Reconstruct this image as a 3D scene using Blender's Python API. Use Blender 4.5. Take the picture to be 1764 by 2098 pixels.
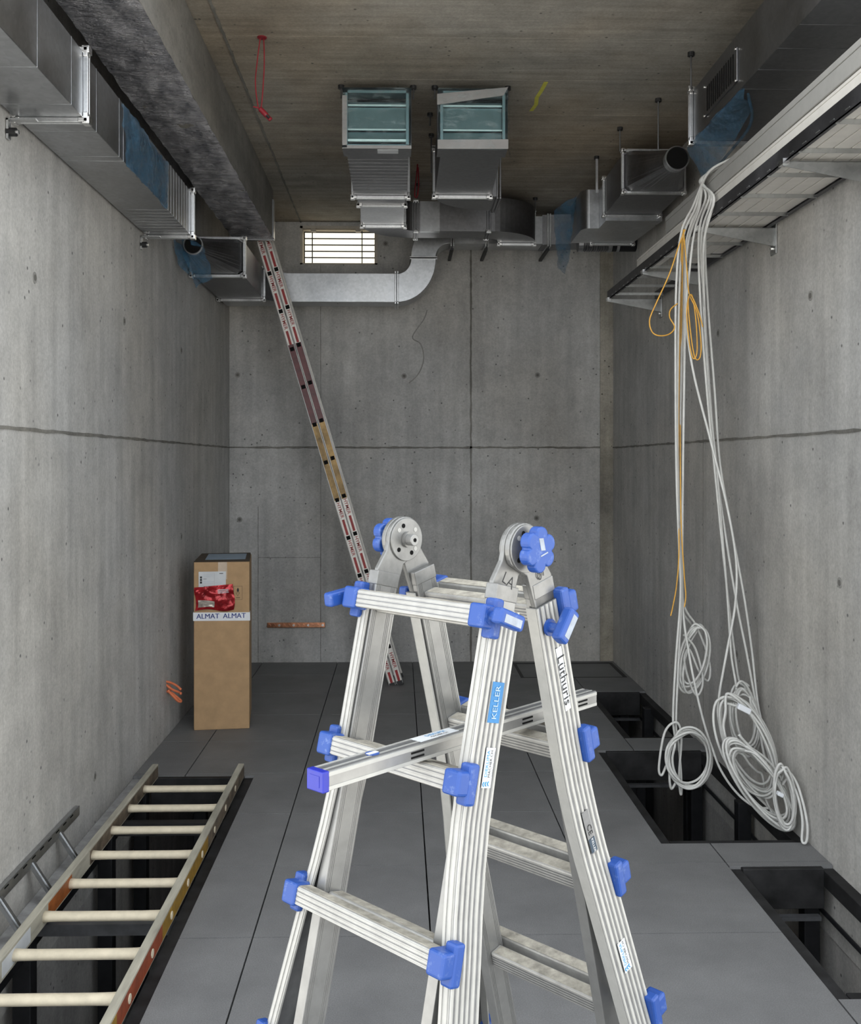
import bpy, bmesh, math, random
from mathutils import Vector, Matrix, noise
random.seed(7)
for o in list(bpy.data.objects): bpy.data.objects.remove(o)
scene = bpy.context.scene
COL = scene.collection

# ------------------------------------------------------------------ camera
FPX, YAW, EYE = 2060.0, math.radians(1.25), 1.6
PX0, PY0 = 818 + FPX*math.tan(YAW), 948.0
cam_d = bpy.data.cameras.new('camera'); cam = bpy.data.objects.new('camera', cam_d); COL.objects.link(cam)
cam.location = (0, 0, EYE); cam.rotation_euler = (math.radians(90), 0, -YAW)
cam_d.sensor_fit = 'HORIZONTAL'; cam_d.sensor_width = 36.0; cam_d.lens = 36.0*FPX/1764
cam_d.shift_x = (882-PX0)/1764; cam_d.shift_y = (PY0-1049)/1764
cam_d.clip_start = 0.05; cam_d.clip_end = 200
scene.camera = cam
# ------------------------------------------------------------------ sky, exposure
world = bpy.data.worlds.new('overcast_sky'); scene.world = world; world.use_nodes = True
bg = world.node_tree.nodes['Background']; bg.inputs[0].default_value = (0.93, 0.97, 1.0, 1); bg.inputs[1].default_value = 1.0
# sunlight added behind the building: bounce off the lit yard brightens the shaded room
sun_d = bpy.data.lights.new('bounce_sun', 'SUN'); bounce_sun = bpy.data.objects.new('bounce_sun', sun_d); COL.objects.link(bounce_sun)
sun_d.energy = 5.0; sun_d.angle = math.radians(3); sun_d.color = (1.0, .97, .93)
bounce_sun.rotation_euler = (math.radians(-42), 0, math.radians(8)); bounce_sun.location = (0, 12, 12)
scene.view_settings.view_transform = 'Standard'; scene.view_settings.look = 'None'
scene.view_settings.gamma = 1.0; scene.view_settings.use_curve_mapping = False
scene.view_settings.exposure = 1.58

# ------------------------------------------------------------------ helpers
V = Vector
class MB:
    def __init__(s): s.v, s.f = [], []
    def add(s, vs, fs):
        k = len(s.v); s.v += [tuple(p) for p in vs]; s.f += [tuple(i+k for i in f) for f in fs]; return s
    def hexa(s, p):      # 8 points: bottom 4, top 4
        return s.add(p, [(3,2,1,0),(4,5,6,7),(0,1,5,4),(1,2,6,5),(2,3,7,6),(3,0,4,7)])
    def box(s, x0, x1, y0, y1, z0, z1):
        return s.hexa([(x0,y0,z0),(x1,y0,z0),(x1,y1,z0),(x0,y1,z0),(x0,y0,z1),(x1,y0,z1),(x1,y1,z1),(x0,y1,z1)])
    def obox(s, c, X, Y, Z):   # centre and three half vectors
        c, X, Y, Z = V(c), V(X), V(Y), V(Z)
        return s.hexa([c-X-Y-Z, c+X-Y-Z, c+X+Y-Z, c-X+Y-Z, c-X-Y+Z, c+X-Y+Z, c+X+Y+Z, c-X+Y+Z])
    def prism(s, pts, off):    # planar outline swept by off
        n = len(pts); off = V(off); pts = [V(p) for p in pts]
        return s.add(pts+[p+off for p in pts], [tuple(range(n))[::-1], tuple(range(n, 2*n))]+[(i, (i+1) % n, n+(i+1) % n, n+i) for i in range(n)])
    def rings(s, rings, cap=True, closed=False):
        m = len(rings[0]); vs = [p for r in rings for p in r]; fs = []
        R = len(rings)
        for i in range(R if closed else R-1):
            j = (i+1) % R
            for k in range(m):
                fs.append((i*m+k, i*m+(k+1) % m, j*m+(k+1) % m, j*m+k))
        if cap and not closed:
            fs += [tuple(range(m))[::-1], tuple((R-1)*m+k for k in range(m))]
        return s.add(vs, fs)
    def tube(s, path, r, n=8, cap=True):
        path = [V(p) for p in path]; rings = []; T0 = None; N = None
        for i, p in enumerate(path):
            t = (path[min(i+1, len(path)-1)]-path[max(i-1, 0)])
            t = t.normalized() if t.length > 1e-9 else V((0,0,1))
            if N is None:
                N = t.orthogonal().normalized()
            else:
                N = (N - t*N.dot(t))
                N = N.normalized() if N.length > 1e-6 else t.orthogonal().normalized()
            B = t.cross(N)
            rr = r[i] if isinstance(r, (list, tuple)) else r
            rings.append([p+(N*math.cos(2*math.pi*k/n)+B*math.sin(2*math.pi*k/n))*rr for k in range(n)])
        return s.rings(rings, cap)
    def cyl(s, a, b, r, n=16): return s.tube([a, b], r, n)
    def grid(s, fn, nu, nv):
        vs = [fn(i/nu, j/nv) for j in range(nv+1) for i in range(nu+1)]
        fs = [(j*(nu+1)+i, j*(nu+1)+i+1, (j+1)*(nu+1)+i+1, (j+1)*(nu+1)+i) for j in range(nv) for i in range(nu)]
        return s.add(vs, fs)
    def build(s, name, mat, parent=None, smooth=False, bevel=0, seg=2):
        me = bpy.data.meshes.new(name); me.from_pydata(s.v, [], s.f); me.update()
        bm = bmesh.new(); bm.from_mesh(me); bmesh.ops.recalc_face_normals(bm, faces=bm.faces); bm.to_mesh(me); bm.free()
        if smooth: me.polygons.foreach_set('use_smooth', [True]*len(me.polygons))
        o = bpy.data.objects.new(name, me); COL.objects.link(o)
        if mat: me.materials.append(mat)
        if parent: attach(o, parent)
        if bevel:
            m = o.modifiers.new('bevel', 'BEVEL'); m.width = bevel; m.segments = seg; m.limit_method = 'ANGLE'
        return o
def world_loc(o):
    return o.location + (world_loc(o.parent) if o.parent and o.type == 'EMPTY' else V((0,0,0)))
def attach(o, parent):
    o.parent = parent
    if parent.type == 'EMPTY': o.matrix_parent_inverse = Matrix.Translation(-parent.location)
def thing(name, label, cat, loc, group=None):
    o = bpy.data.objects.new(name, None); COL.objects.link(o); o.location = loc; o.empty_display_size = 0.1
    tag(o, label, cat, group); return o
def tag(o, label=None, cat=None, group=None, kind=None):
    if label: o['label'] = label
    if cat: o['category'] = cat
    if group: o['group'] = group
    if kind: o['kind'] = kind
    return o
def struct_empty(name, label=None):
    o = bpy.data.objects.new(name, None); COL.objects.link(o); o['kind'] = 'structure'
    if label: o['label'] = label
    return o
def spline(pts, per=8):
    P = [V(p) for p in pts]; out = []
    for i in range(len(P)-1):
        p0, p1, p2, p3 = P[max(i-1, 0)], P[i], P[i+1], P[min(i+2, len(P)-1)]
        for k in range(per):
            t = k/per
            out.append(0.5*((2*p1)+(p2-p0)*t+(2*p0-5*p1+4*p2-p3)*t*t+(3*p1-p0-3*p2+p3)*t**3))
    return out+[P[-1]]
CY, SY = math.cos(YAW), math.sin(YAW)
def sight(x, y, Y):      # survey helper: the point at room depth Y seen at photo position x, y
    u, w = (x-PX0)/FPX, (PY0-y)/FPX
    d = V((CY*u+SY, -SY*u+CY, w)); return d*(Y/d.y)+V((0,0,EYE))
def text(name, body, origin, R, U, size, mat, parent, align='CENTER', shear=0, bold=0):
    R, U = V(R).normalized(), V(U).normalized(); N = R.cross(U).normalized(); U = N.cross(R)
    cu = bpy.data.curves.new(name, 'FONT'); cu.body = body; cu.size = size; cu.align_x = align; cu.align_y = 'CENTER'; cu.resolution_u = 2; cu.shear = shear; cu.offset = bold
    tmp = bpy.data.objects.new('tmp_text', cu); COL.objects.link(tmp)
    dg = bpy.context.evaluated_depsgraph_get(); me = bpy.data.meshes.new_from_object(tmp.evaluated_get(dg)); 
    bpy.data.objects.remove(tmp); bpy.data.curves.remove(cu)
    me.transform(Matrix(((R.x,U.x,N.x,origin[0]),(R.y,U.y,N.y,origin[1]),(R.z,U.z,N.z,origin[2]),(0,0,0,1))))
    me.name = name; me.materials.clear(); me.materials.append(mat)
    o = bpy.data.objects.new(name, me); COL.objects.link(o); attach(o, parent); return o

# ------------------------------------------------------------------ materials
def new_mat(name):
    m = bpy.data.materials.new(name); m.use_nodes = True; nt = m.node_tree
    return m, nt, nt.nodes['Principled BSDF']
def pos(nt, scale=(1,1,1), rot=(0,0,0)):
    g = nt.nodes.new('ShaderNodeNewGeometry'); mp = nt.nodes.new('ShaderNodeMapping')
    mp.inputs['Scale'].default_value = scale; mp.inputs['Rotation'].default_value = rot
    nt.links.new(g.outputs['Position'], mp.inputs['Vector']); return mp.outputs[0]
def tnoise(nt, vec, scale, detail=4, rough=.55):
    n = nt.nodes.new('ShaderNodeTexNoise'); n.inputs['Scale'].default_value = scale; n.inputs['Detail'].default_value = detail; n.inputs['Roughness'].default_value = rough
    nt.links.new(vec, n.inputs['Vector']); return n.outputs['Fac']
def ramp(nt, fac, stops):
    r = nt.nodes.new('ShaderNodeValToRGB'); e = r.color_ramp.elements
    while len(e) < len(stops): e.new(.5)
    for k, (p, c) in enumerate(stops):
        e[k].position = p; e[k].color = (c, c, c, 1) if isinstance(c, (int, float)) else (*c, 1)
    nt.links.new(fac, r.inputs[0]); return r.outputs[0]
def mix(nt, a, b, fac, mode='MIX'):
    m = nt.nodes.new('ShaderNodeMix'); m.data_type = 'RGBA'; m.blend_type = mode
    for sock, val in ((m.inputs[6], a), (m.inputs[7], b)):
        if isinstance(val, tuple): sock.default_value = (*val, 1)
        else: nt.links.new(val, sock)
    if isinstance(fac, (int, float)): m.inputs[0].default_value = fac
    else: nt.links.new(fac, m.inputs[0])
    return m.outputs[2]
def bump(nt, b, h, strength, dist=.01):
    n = nt.nodes.new('ShaderNodeBump'); n.inputs['Strength'].default_value = strength; n.inputs['Distance'].default_value = dist
    nt.links.new(h, n.inputs['Height']); nt.links.new(n.outputs[0], b.inputs['Normal'])
def concrete(name, base, streak=(6, 6, .5), contrast=.2, warm=(1.03, 1.0, .95), pores=True, bs=.25):
    m, nt, b = new_mat(name)
    big = tnoise(nt, pos(nt), 1.1, 6, .6); st = tnoise(nt, pos(nt, streak), 1.6, 5, .6); fine = tnoise(nt, pos(nt), 70, 4, .75); mid = tnoise(nt, pos(nt), 9, 5, .65)
    lo = tuple(c*(1-contrast) for c in base); hi = tuple(c*(1+contrast*.8) for c in base)
    c1 = ramp(nt, big, [(.3, lo), (.7, hi)])
    c2 = mix(nt, c1, ramp(nt, st, [(.32, .62), (.68, 1.3)]), .38 if contrast < .3 else .5, 'MULTIPLY')
    c3 = mix(nt, c2, ramp(nt, mid, [(.25, .7), (.75, 1.28)]), .42 if contrast < .3 else .55, 'MULTIPLY')
    c4 = mix(nt, c3, ramp(nt, fine, [(.3, .72), (.7, 1.25)]), .6, 'MULTIPLY')
    w = tnoise(nt, pos(nt), .7, 3); c5 = mix(nt, c4, ramp(nt, w, [(.4, (1,1,1)), (.65, warm)]), 1, 'MULTIPLY')
    if pores:
        vo = nt.nodes.new('ShaderNodeTexVoronoi'); vo.inputs['Scale'].default_value = 16; nt.links.new(pos(nt), vo.inputs['Vector'])
        msk = tnoise(nt, pos(nt), 5, 3); 
        th = nt.nodes.new('ShaderNodeMath'); th.operation = 'MULTIPLY'; nt.links.new(ramp(nt, vo.outputs['Distance'], [(.07, 1), (.13, 0)]), th.inputs[0]); nt.links.new(ramp(nt, msk, [(.44, 0), (.55, 1)]), th.inputs[1])
        c5 = mix(nt, c5, tuple(c*.3 for c in base), th.outputs[0])
    nt.links.new(c5, b.inputs['Base Color']); b.inputs['Roughness'].default_value = .82; b.inputs['Specular IOR Level'].default_value = .3
    bump(nt, b, mid, bs, .01); return m
def plain(name, col, rough=.5, metal=0., var=.12, scale=20, spec=.5, bumpv=0, stretch=(1,1,1)):
    m, nt, b = new_mat(name)
    n = tnoise(nt, pos(nt, stretch), scale, 4, .6)
    nt.links.new(ramp(nt, n, [(.3, tuple(c*(1-var) for c in col)), (.7, tuple(min(1, c*(1+var)) for c in col))]), b.inputs['Base Color'])
    b.inputs['Roughness'].default_value = rough; b.inputs['Metallic'].default_value = metal; b.inputs['Specular IOR Level'].default_value = spec
    if bumpv: bump(nt, b, n, bumpv, .01)
    return m
def galv(name, col, rough=.34, var=.18, scale=30, wav=0.03):
    m, nt, b = new_mat(name)
    vo = nt.nodes.new('ShaderNodeTexVoronoi'); vo.inputs['Scale'].default_value = scale*2; nt.links.new(pos(nt), vo.inputs['Vector'])
    n = tnoise(nt, pos(nt), 3.5, 4, .6)
    c = ramp(nt, n, [(.3, tuple(k*(1-var) for k in col)), (.7, tuple(min(1, k*(1+var)) for k in col))])
    c = mix(nt, c, ramp(nt, vo.outputs['Color'], [(.2, .86), (.8, 1.1)]), .5, 'MULTIPLY')
    nt.links.new(c, b.inputs['Base Color']); b.inputs['Metallic'].default_value = 1
    nt.links.new(ramp(nt, n, [(.3, rough*.8), (.7, rough*1.3)]), b.inputs['Roughness'])
    bump(nt, b, tnoise(nt, pos(nt), 2.2, 2), wav, .05); return m
M = {}
M['wall'] = concrete('concrete_wall', (.455, .453, .445))
M['joint'] = concrete('concrete_joint', (.20, .195, .18), contrast=.5, pores=False)
M['rough'] = concrete('concrete_rough_edge', (.31, .29, .25), contrast=.6, bs=.6)
M['pit'] = concrete('concrete_pit', (.38, .375, .37), contrast=.25)
M['ceiling'] = concrete('concrete_ceiling', (.30, .282, .25), streak=(.7, 14, 3), contrast=.34, warm=(1.12, 1.0, .86))
M['hole'] = plain('dark_hole', (.008, .008, .008), .9, spec=.1)  # near-black colour stands in for the shade inside openings and slots
M['tie'] = plain('tie_ring', (.27, .265, .25), .9)
M['tie_in'] = plain('tie_recess', (.14, .135, .125), .9)
# floor tile: dark grey with fine light speckle
m, nt, b = new_mat('floor_laminate')
c = ramp(nt, tnoise(nt, pos(nt), 3, 5, .65), [(.3, (.142, .143, .147)), (.7, (.192, .193, .197))])
c = mix(nt, c, ramp(nt, tnoise(nt, pos(nt), 260, 2, .6), [(.35, .72), (.7, 1.3)]), .6, 'MULTIPLY')
c = mix(nt, c, (.25, .25, .25), ramp(nt, tnoise(nt, pos(nt, (1, 2.2, 1)), 2.6, 8, .75), [(.62, 0), (.86, .45)]))
nt.links.new(c, b.inputs['Base Color']); b.inputs['Roughness'].default_value = .55; b.inputs['Specular IOR Level'].default_value = .35; M['tile'] = m
M['tile_edge'] = plain('floor_edge_black', (.016, .016, .017), .6)
M['black_steel'] = plain('black_steel', (.012, .0125, .0145), .45, 0, .4, 14, spec=.3)
M['bar'] = plain('dull_bar_steel', (.07, .072, .078), .5, .3, .3, 14)
M['pit_frame'] = plain('dusty_black_steel', (.016, .016, .017), .6, 0, .7, 9, spec=.3)
M['dusty'] = plain('dusty_grey_steel', (.3, .3, .3), .7, 0, .3, 14)
M['pit_dark'] = plain('underfloor_dark', (.04, .04, .042), .9)
M['ground'] = plain('outside_ground', (.52, .5, .46), .9, 0, .2, 4)
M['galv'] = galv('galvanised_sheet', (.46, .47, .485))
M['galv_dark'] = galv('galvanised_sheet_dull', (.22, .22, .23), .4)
M['flange'] = galv('zinc_flange', (.62, .63, .64), .33, .25, 60)
M['clip'] = galv('bright_zinc', (.8, .8, .8), .25, .2, 80)
M['black'] = plain('black_rubber', (.012, .012, .013), .5)
M['alu'] = plain('ladder_aluminium', (.265, .265, .26), .36, .6, .10, 26)
M['alu_rib'] = plain('ladder_aluminium_bright', (.385, .382, .365), .45, .3, .07, 40)  # paler copy of the aluminium, paints the light caught on ridges
M['alu_groove'] = plain('ladder_aluminium_groove', (.17, .173, .178), .45, .6, .15, 40)  # darker copy of the aluminium, paints shade into grooves; also the rating plate
M['hinge'] = plain('cast_hinge_metal', (.215, .215, .21), .36, .65, .15, 40)
M['dust'] = plain('dusty_aluminium', (.33, .31, .265), .7, .2, .35, 45, bumpv=.2)
M['rung'] = plain('rung_aluminium', (.36, .355, .34), .45, .45, .16, 30)
m, nt, b = new_mat('blue_plastic')
c = mix(nt, (.013, .058, .265), (.2, .27, .44), ramp(nt, tnoise(nt, pos(nt), 38, 6, .75), [(.55, 0), (.8, .8)]))
nt.links.new(c, b.inputs['Base Color']); b.inputs['Roughness'].default_value = .42; M['blue'] = m
M['blue_deep'] = plain('deep_blue_plastic', (.008, .016, .28), .35)
M['scuff'] = plain('scuffed_white_plastic', (.27, .3, .35), .6, 0, .15, 60)
M['wood_rung'] = plain('cream_rung_wood', (.62, .55, .42), .7, 0, .10, 25, bumpv=.1)
M['wood_grey'] = plain('weathered_wood', (.36, .34, .28), .8, 0, .3, 22, stretch=(1, .15, 1), bumpv=.15)
M['wood_brown'] = plain('dirty_brown_paint', (.13, .10, .07), .6, 0, .6, 18)
M['wood_red'] = plain('red_brown_paint', (.25, .055, .022), .5, 0, .3, 25)
M['wood_ochre'] = plain('ochre_paint', (.26, .15, .02), .5, 0, .35, 25)
M['wood_orange'] = plain('orange_brown_paint', (.30, .09, .022), .5, 0, .35, 25)
M['white_label'] = plain('white_label', (.55, .57, .59), .5, 0, .06)
M['carton'] = plain('corrugated_cardboard', (.41, .265, .14), .8, 0, .10, 14)
M['carton_dark'] = plain('cardboard_edge', (.075, .055, .038), .85)
M['tape_white'] = plain('white_tape', (.70, .72, .76), .4, 0, .05)
M['tape_tan'] = plain('tan_tape', (.48, .38, .29), .4)
M['tape_grey'] = plain('grey_tape', (.25, .24, .235), .45, .2, .12, 10, bumpv=.2)
M['ink_blue'] = plain('blue_ink', (.01, .035, .22), .6)
M['ink_black'] = plain('black_ink', (.008, .008, .009), .6)
M['ink_red'] = plain('red_ink', (.30, .02, .02), .5)
M['ink_cyan'] = plain('cyan_ink', (.02, .24, .52), .5)
M['logo_blue'] = plain('dark_logo_blue', (.004, .024, .05), .4)
M['sticker_blue'] = plain('sky_blue_sticker', (.022, .15, .35), .5, 0, .12, 60)
M['grey_letter'] = plain('worn_grey_letters', (.33, .42, .52), .6)
M['red_foil'] = plain('red_foil', (.34, .014, .02), .2, .4, .5, 14, bumpv=.8)
M['silver_foil'] = plain('silver_foil', (.62, .56, .50), .3, .6, .3, 20, bumpv=.4)
M['copper'] = plain('copper', (.62, .30, .18), .28, 1, .35, 22)
M['red_metal'] = plain('worn_red_paint', (.095, .010, .013), .4, 0, .35, 18)
M['ochre_metal'] = plain('worn_ochre_paint', (.34, .215, .075), .5, .1, .55, 12)
M['stile'] = plain('pale_ladder_stile', (.66, .63, .59), .45, .25, .12, 30)
M['cable'] = plain('white_cable', (.56, .56, .54), .5, 0, .08)
M['cable_amber'] = plain('amber_cable', (.62, .33, .05), .5)
M['cable_orange'] = plain('orange_conduit', (.72, .20, .09), .5)
M['cable_red'] = plain('red_cable', (.22, .010, .018), .5)
M['trunk'] = plain('white_trunking', (.60, .58, .545), .4, 0, .06)
M['trunk_grey'] = plain('grey_trunking', (.36, .355, .34), .4, .2, .06)
M['tray_dark'] = galv('dull_tray_steel', (.13, .13, .14), .5)
M['tray'] = galv('tray_steel', (.46, .47, .47), .4)
M['teal'] = plain('teal_filmed_steel', (.13, .225, .245), .35, .55, .10, 12)
M['teal_edge'] = plain('pale_teal_edge', (.52, .72, .72), .35, .4, .05)
M['yellow_mark'] = plain('yellow_spray', (.50, .48, .07), .9)
M['stain'] = plain('dark_water_stain', (.30, .295, .28), .9)
M['foil_side'] = concrete('foil_beam_side', (.20, .194, .182), streak=(5, .6, 5), contrast=.4)
m, nt, b = new_mat('wrinkled_foil_sheen')
n1 = tnoise(nt, pos(nt, (3, 1, 1)), 5, 7, .7); n2 = tnoise(nt, pos(nt, (1, 4, 1)), 7, 6, .75)
nt.links.new(ramp(nt, n1, [(.3, (.035, .038, .048)), (.7, (.34, .335, .35))]), b.inputs['Base Color']); b.inputs['Metallic'].default_value = .75  # blue-black to pale colour paints dim reflections and wrinkle highlights
nt.links.new(ramp(nt, n2, [(.3, .14), (.7, .34)]), b.inputs['Roughness']); bump(nt, b, n2, 1.0, .06); M['foil'] = m
m, nt, b = new_mat('blue_protective_film')
b.inputs['Base Color'].default_value = (.05, .15, .26, 1); b.inputs['Roughness'].default_value = .14
nt.links.new(ramp(nt, tnoise(nt, pos(nt), 14, 6, .7), [(.35, .35), (.7, .8)]), b.inputs['Alpha']); bump(nt, b, tnoise(nt, pos(nt), 26, 5, .75), 1.0, .03); M['film'] = m
m, nt, b = new_mat('clear_film')
b.inputs['Base Color'].default_value = (.45, .55, .58, 1); b.inputs['Roughness'].default_value = .1
nt.links.new(ramp(nt, tnoise(nt, pos(nt, (1, 1, 3)), 12, 6, .75), [(.5, .04), (.8, .45)]), b.inputs['Alpha']); M['clear'] = m
m, nt, b = new_mat('daylit_pane')
b.inputs['Base Color'].default_value = (.9, .88, .8, 1); b.inputs['Emission Color'].default_value = (1, .92, .74, 1); b.inputs['Emission Strength'].default_value = .5; M['pane'] = m
M['window_frame'] = plain('window_frame_cream', (.44, .40, .34), .6)

# ================================================================== the setting
XL, XR, YB, ZC, YF, YR = -1.36, 1.725, 8.08, 3.53, 2.3, 3.45     # room shell; the walls end at YF, the roof slab is cut back to YR to let sky light in
PITD = -1.5
# ---- floor of raised panels
floor = struct_empty('floor', 'dark grey raised access floor of square panels')
PITS = [(-1.36, -.74, 2.1, 5.16), (1.306, 1.725, 5.81, 7.0), (1.10, 1.725, 4.20, 5.57), (1.306, 1.725, 2.97, 3.96), (.905, 1.70, 7.456, 8.02)]
def cut(rects, p):
    out = []
    for (x0, x1, y0, y1) in rects:
        a0, a1, b0, b1 = max(x0, p[0]), min(x1, p[1]), max(y0, p[2]), min(y1, p[3])
        if a0 >= a1-1e-6 or b0 >= b1-1e-6: out.append((x0, x1, y0, y1)); continue
        if y0 < b0: out.append((x0, x1, y0, b0))
        if b1 < y1: out.append((x0, x1, b1, y1))
        if x0 < a0: out.append((x0, a0, b0, b1))
        if a1 < x1: out.append((a1, x1, b0, b1))
    return [r for r in out if r[1]-r[0] > .004 and r[3]-r[2] > .004]
xs = [XL, -1.094, -.494, .106, .706, 1.306, XR]; ys = [.4+.6*k for k in range(13)]+[YB]
G = .0028; full = None
for i in range(len(xs)-1):
    for j in range(len(ys)-1):
        r0 = (xs[i]+G, xs[i+1]-G, ys[j]+G, ys[j+1]-G); rs = [r0]
        for p in PITS: rs = cut(rs, p)
        if not rs: continue
        if rs == [r0] and 1 <= i <= 4 and j < len(ys)-2:
            if full is None:
                full = MB().box(G, .6-G, G, .6-G, -.038, 0).build('panel', M['tile'], floor); full.location = (xs[i], ys[j], 0)
            else:
                c = full.copy(); COL.objects.link(c); c.location = (xs[i], ys[j], 0)
        else:
            mb = MB()
            for (x0, x1, y0, y1) in rs: mb.box(x0, x1, y0, y1, -.038, 0)
            mb.build('panel', M['tile'], floor)
# access cover lid in the back right corner
MB().box(.93, 1.675, 7.48, 7.995, -.03, -.004).build('access_cover', M['tile'], floor)
mb = MB()
for r in ((.905, .93, 7.456, 8.02), (1.675, 1.70, 7.456, 8.02), (.93, 1.675, 7.456, 7.48), (.93, 1.675, 7.995, 8.02)): mb.box(*r, -.038, .0006)
mb.build('cover_frame', M['tile_edge'], floor)
# black steel rims round the open pits and cross bars
def rim(x0, x1, y0, y1, w=.048, mat='pit_frame', sides='lrfb'):
    mb = MB()
    if 'l' in sides: mb.box(x0, x0+w, y0, y1, -.075, -.012); 
    if 'r' in sides: mb.box(x1-w, x1, y0, y1, -.075, -.012)
    if 'f' in sides: mb.box(x0+w, x1-w, y0, y0+w*1.1, -.075, -.008)
    if 'b' in sides: mb.box(x0+w, x1-w, y1-w*.6, y1, -.16, -.002)
    return mb.build('pit_frame', M[mat], floor, bevel=.003)
for p in PITS[1:4]: rim(*p)
rim(-1.31, -.74, 2.1, 5.16, sides='rb', w=.05)
MB().box(-1.357, -1.315, 2.1, 5.15, -.05, -.012).build('pit_frame', M['dusty'], floor)
MB().box(-1.315, -1.285, 2.1, 5.15, -.11, -.05).build('pit_frame', M['black_steel'], floor)
MB().box(-1.30, -.79, 3.55, 3.61, -.06, -.02).build('cross_bar', M['bar'], floor)
MB().box(-1.30, -.79, 4.55, 4.60, -.08, -.025).build('cross_bar', M['pit_frame'], floor)
for (x0, x1, y) in ((1.34, 1.66, 6.9), (1.14, 1.66, 5.48), (1.34, 1.64, 3.87)):
    MB().box(x0, x1, y, y+.03, -.18, -.165).build('cross_bar', M['bar'], floor)
# posts under the floor
post = None
for (x, y) in ((-1.30, 5.10), (-1.30, 4.50), (-1.30, 3.52), (-1.04, 5.3), (-.70, 5.2), (-.70, 4.3), (1.665, 5.62), (1.665, 4.84), (1.665, 5.72), (1.30, 5.64), (1.06, 5.64), (1.06, 4.15), (1.665, 6.7), (1.45, 7.05), (1.58, 7.05), (1.665, 4.05), (1.45, 4.05), (1.30, 4.05), (1.27, 3.0), (1.36, 5.68), (1.20, 5.9), (1.52, 7.1)):
    if post is None:
        post = MB().box(-.032, .032, -.032, .032, PITD, -.04).build('post', M['black_steel'], floor, bevel=.004); c = post
    else: c = post.copy(); COL.objects.link(c)
    c.location = (x, y, 0)
for (y0, y1) in ((2.9, 4.1), (4.12, 5.7), (5.75, 7.05)):
    MB().cyl((1.70, y0, -.20), (1.70, y1, -.20), .009, 8).build('conduit', M['black_steel'], floor)
MB().box(XL-.2, XR+.2, YF, YB+.2, PITD-.1, PITD).build('void_base', M['pit'], floor)
tag(MB().box(-30, 30, -30, .4, -.12, -.012).build('ground', M['ground']), 'grey paved ground outside the open end', None, None, 'structure')
mb = MB()
for r in ((-30, XL-.2), (XR+.2, 30)): mb.box(*r, .4, 30, -.12, -.012)
mb.box(XL-.2, XL, .4, YF, -.12, -.012).box(XR, XR+.2, .4, YF, -.12, -.012).build('ground_side', M['ground'], bpy.data.objects['ground'])
MB().box(XL-.2, XR+.2, 2.02, 2.09, PITD, -.04).build('void_front', M['pit'], floor)

# ---- walls with formwork panels
def jag(mb, p0, p1, nrm, w, thick, n):
    p0, p1, nrm = V(p0), V(p1), V(nrm); t = (p1-p0); side = t.cross(nrm).normalized()
    top, bot = [], []
    for i in range(n+1):
        c = p0+t*(i/n); a = w*(.5+.9*random.random()); b = w*(.5+.9*random.random())
        top.append(c+side*a); bot.append(c-side*b)
    for i in range(n):
        mb.hexa([bot[i], bot[i+1], top[i+1], top[i], bot[i]+nrm*thick, bot[i+1]+nrm*thick, top[i+1]+nrm*thick, top[i]+nrm*thick])
JZ = 1.722; g = .003
wl = struct_empty('wall_left', 'left board-marked concrete wall'); wr = struct_empty('wall_right', 'right concrete wall'); wb = struct_empty('wall_back', 'back concrete wall with formwork joints')
MB().box(XL-.25, XL-.006, YF, YB+.25, PITD, ZC+.3).build('wall_core', M['pit'], wl)
MB().box(XR+.006, XR+.25, YF, YB+.25, PITD, ZC+.3).build('wall_core', M['pit'], wr)
mb = MB()
for r in cut([(XL-.006, XR+.006, PITD, ZC+.3)], (-.795, -.175, 3.19, 3.5)): mb.box(r[0], r[1], YB+.02, YB+.25, r[2], r[3])
mb.build('wall_core', M['pit'], wb)
for (y0, y1) in ((YF, 5.35), (5.35, YB)):
    for (z0, z1) in ((-.3, JZ), (JZ, ZC)): MB().box(XL-.006, XL, y0+(g*.2 if y0 > 3 else 0), y1, z0+g, z1-g).build('panel', M['wall'], wl)
for (y0, y1) in ((YF, 5.67), (5.67, YB)):
    for (z0, z1) in ((-.3, JZ), (JZ, ZC)): MB().box(XR, XR+.006, y0+g*.4, y1-g*.4, z0+g, z1-g).build('panel', M['wall'], wr)
mb = MB(); jag(mb, (XL, YF, JZ), (XL, YB, JZ), (1, 0, 0), .006, .004, 90); mb.build('joint', M['joint'], wl)
mb = MB(); jag(mb, (XR, YF, JZ), (XR, YB, JZ), (-1, 0, 0), .006, .004, 90); mb.build('joint', M['joint'], wr)
mb = MB(); jag(mb, (XR, 5.67, -.04), (XR, 5.67, 1.9), (-1, 0, 0), .002, .002, 30); mb.build('joint', M['joint'], wr)
WX0, WX1, WZ0, WZ1 = -.795, -.175, 3.19, 3.5
for (x0, x1) in ((XL, -.63), (-.63, .576), (.576, 1.62)):
    MB().box(x0+g*.4, x1-g*.4, YB, YB+.02, -.05, JZ-g).build('panel', M['wall'], wb)
    rs = cut([(x0+g*.4, x1-g*.4, JZ+g, ZC)], (WX0, WX1, WZ0, WZ1)); mb = MB()
    for r in rs: mb.box(r[0], r[1], YB, YB+.02, r[2], r[3])
    mb.build('panel', M['wall'], wb)
MB().box(1.62, XR, YB-.004, YB+.02, -.05, ZC).build('panel', M['rough'], wb)
mb = MB(); jag(mb, (XL, YB, JZ), (1.62, YB, JZ), (0, -1, 0), .008, .005, 70); mb.build('joint', M['joint'], wb)
mb = MB(); jag(mb, (.576, YB, 0), (.576, YB, ZC), (0, -1, 0), .007, .005, 70); mb.build('joint', M['joint'], wb)
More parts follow.
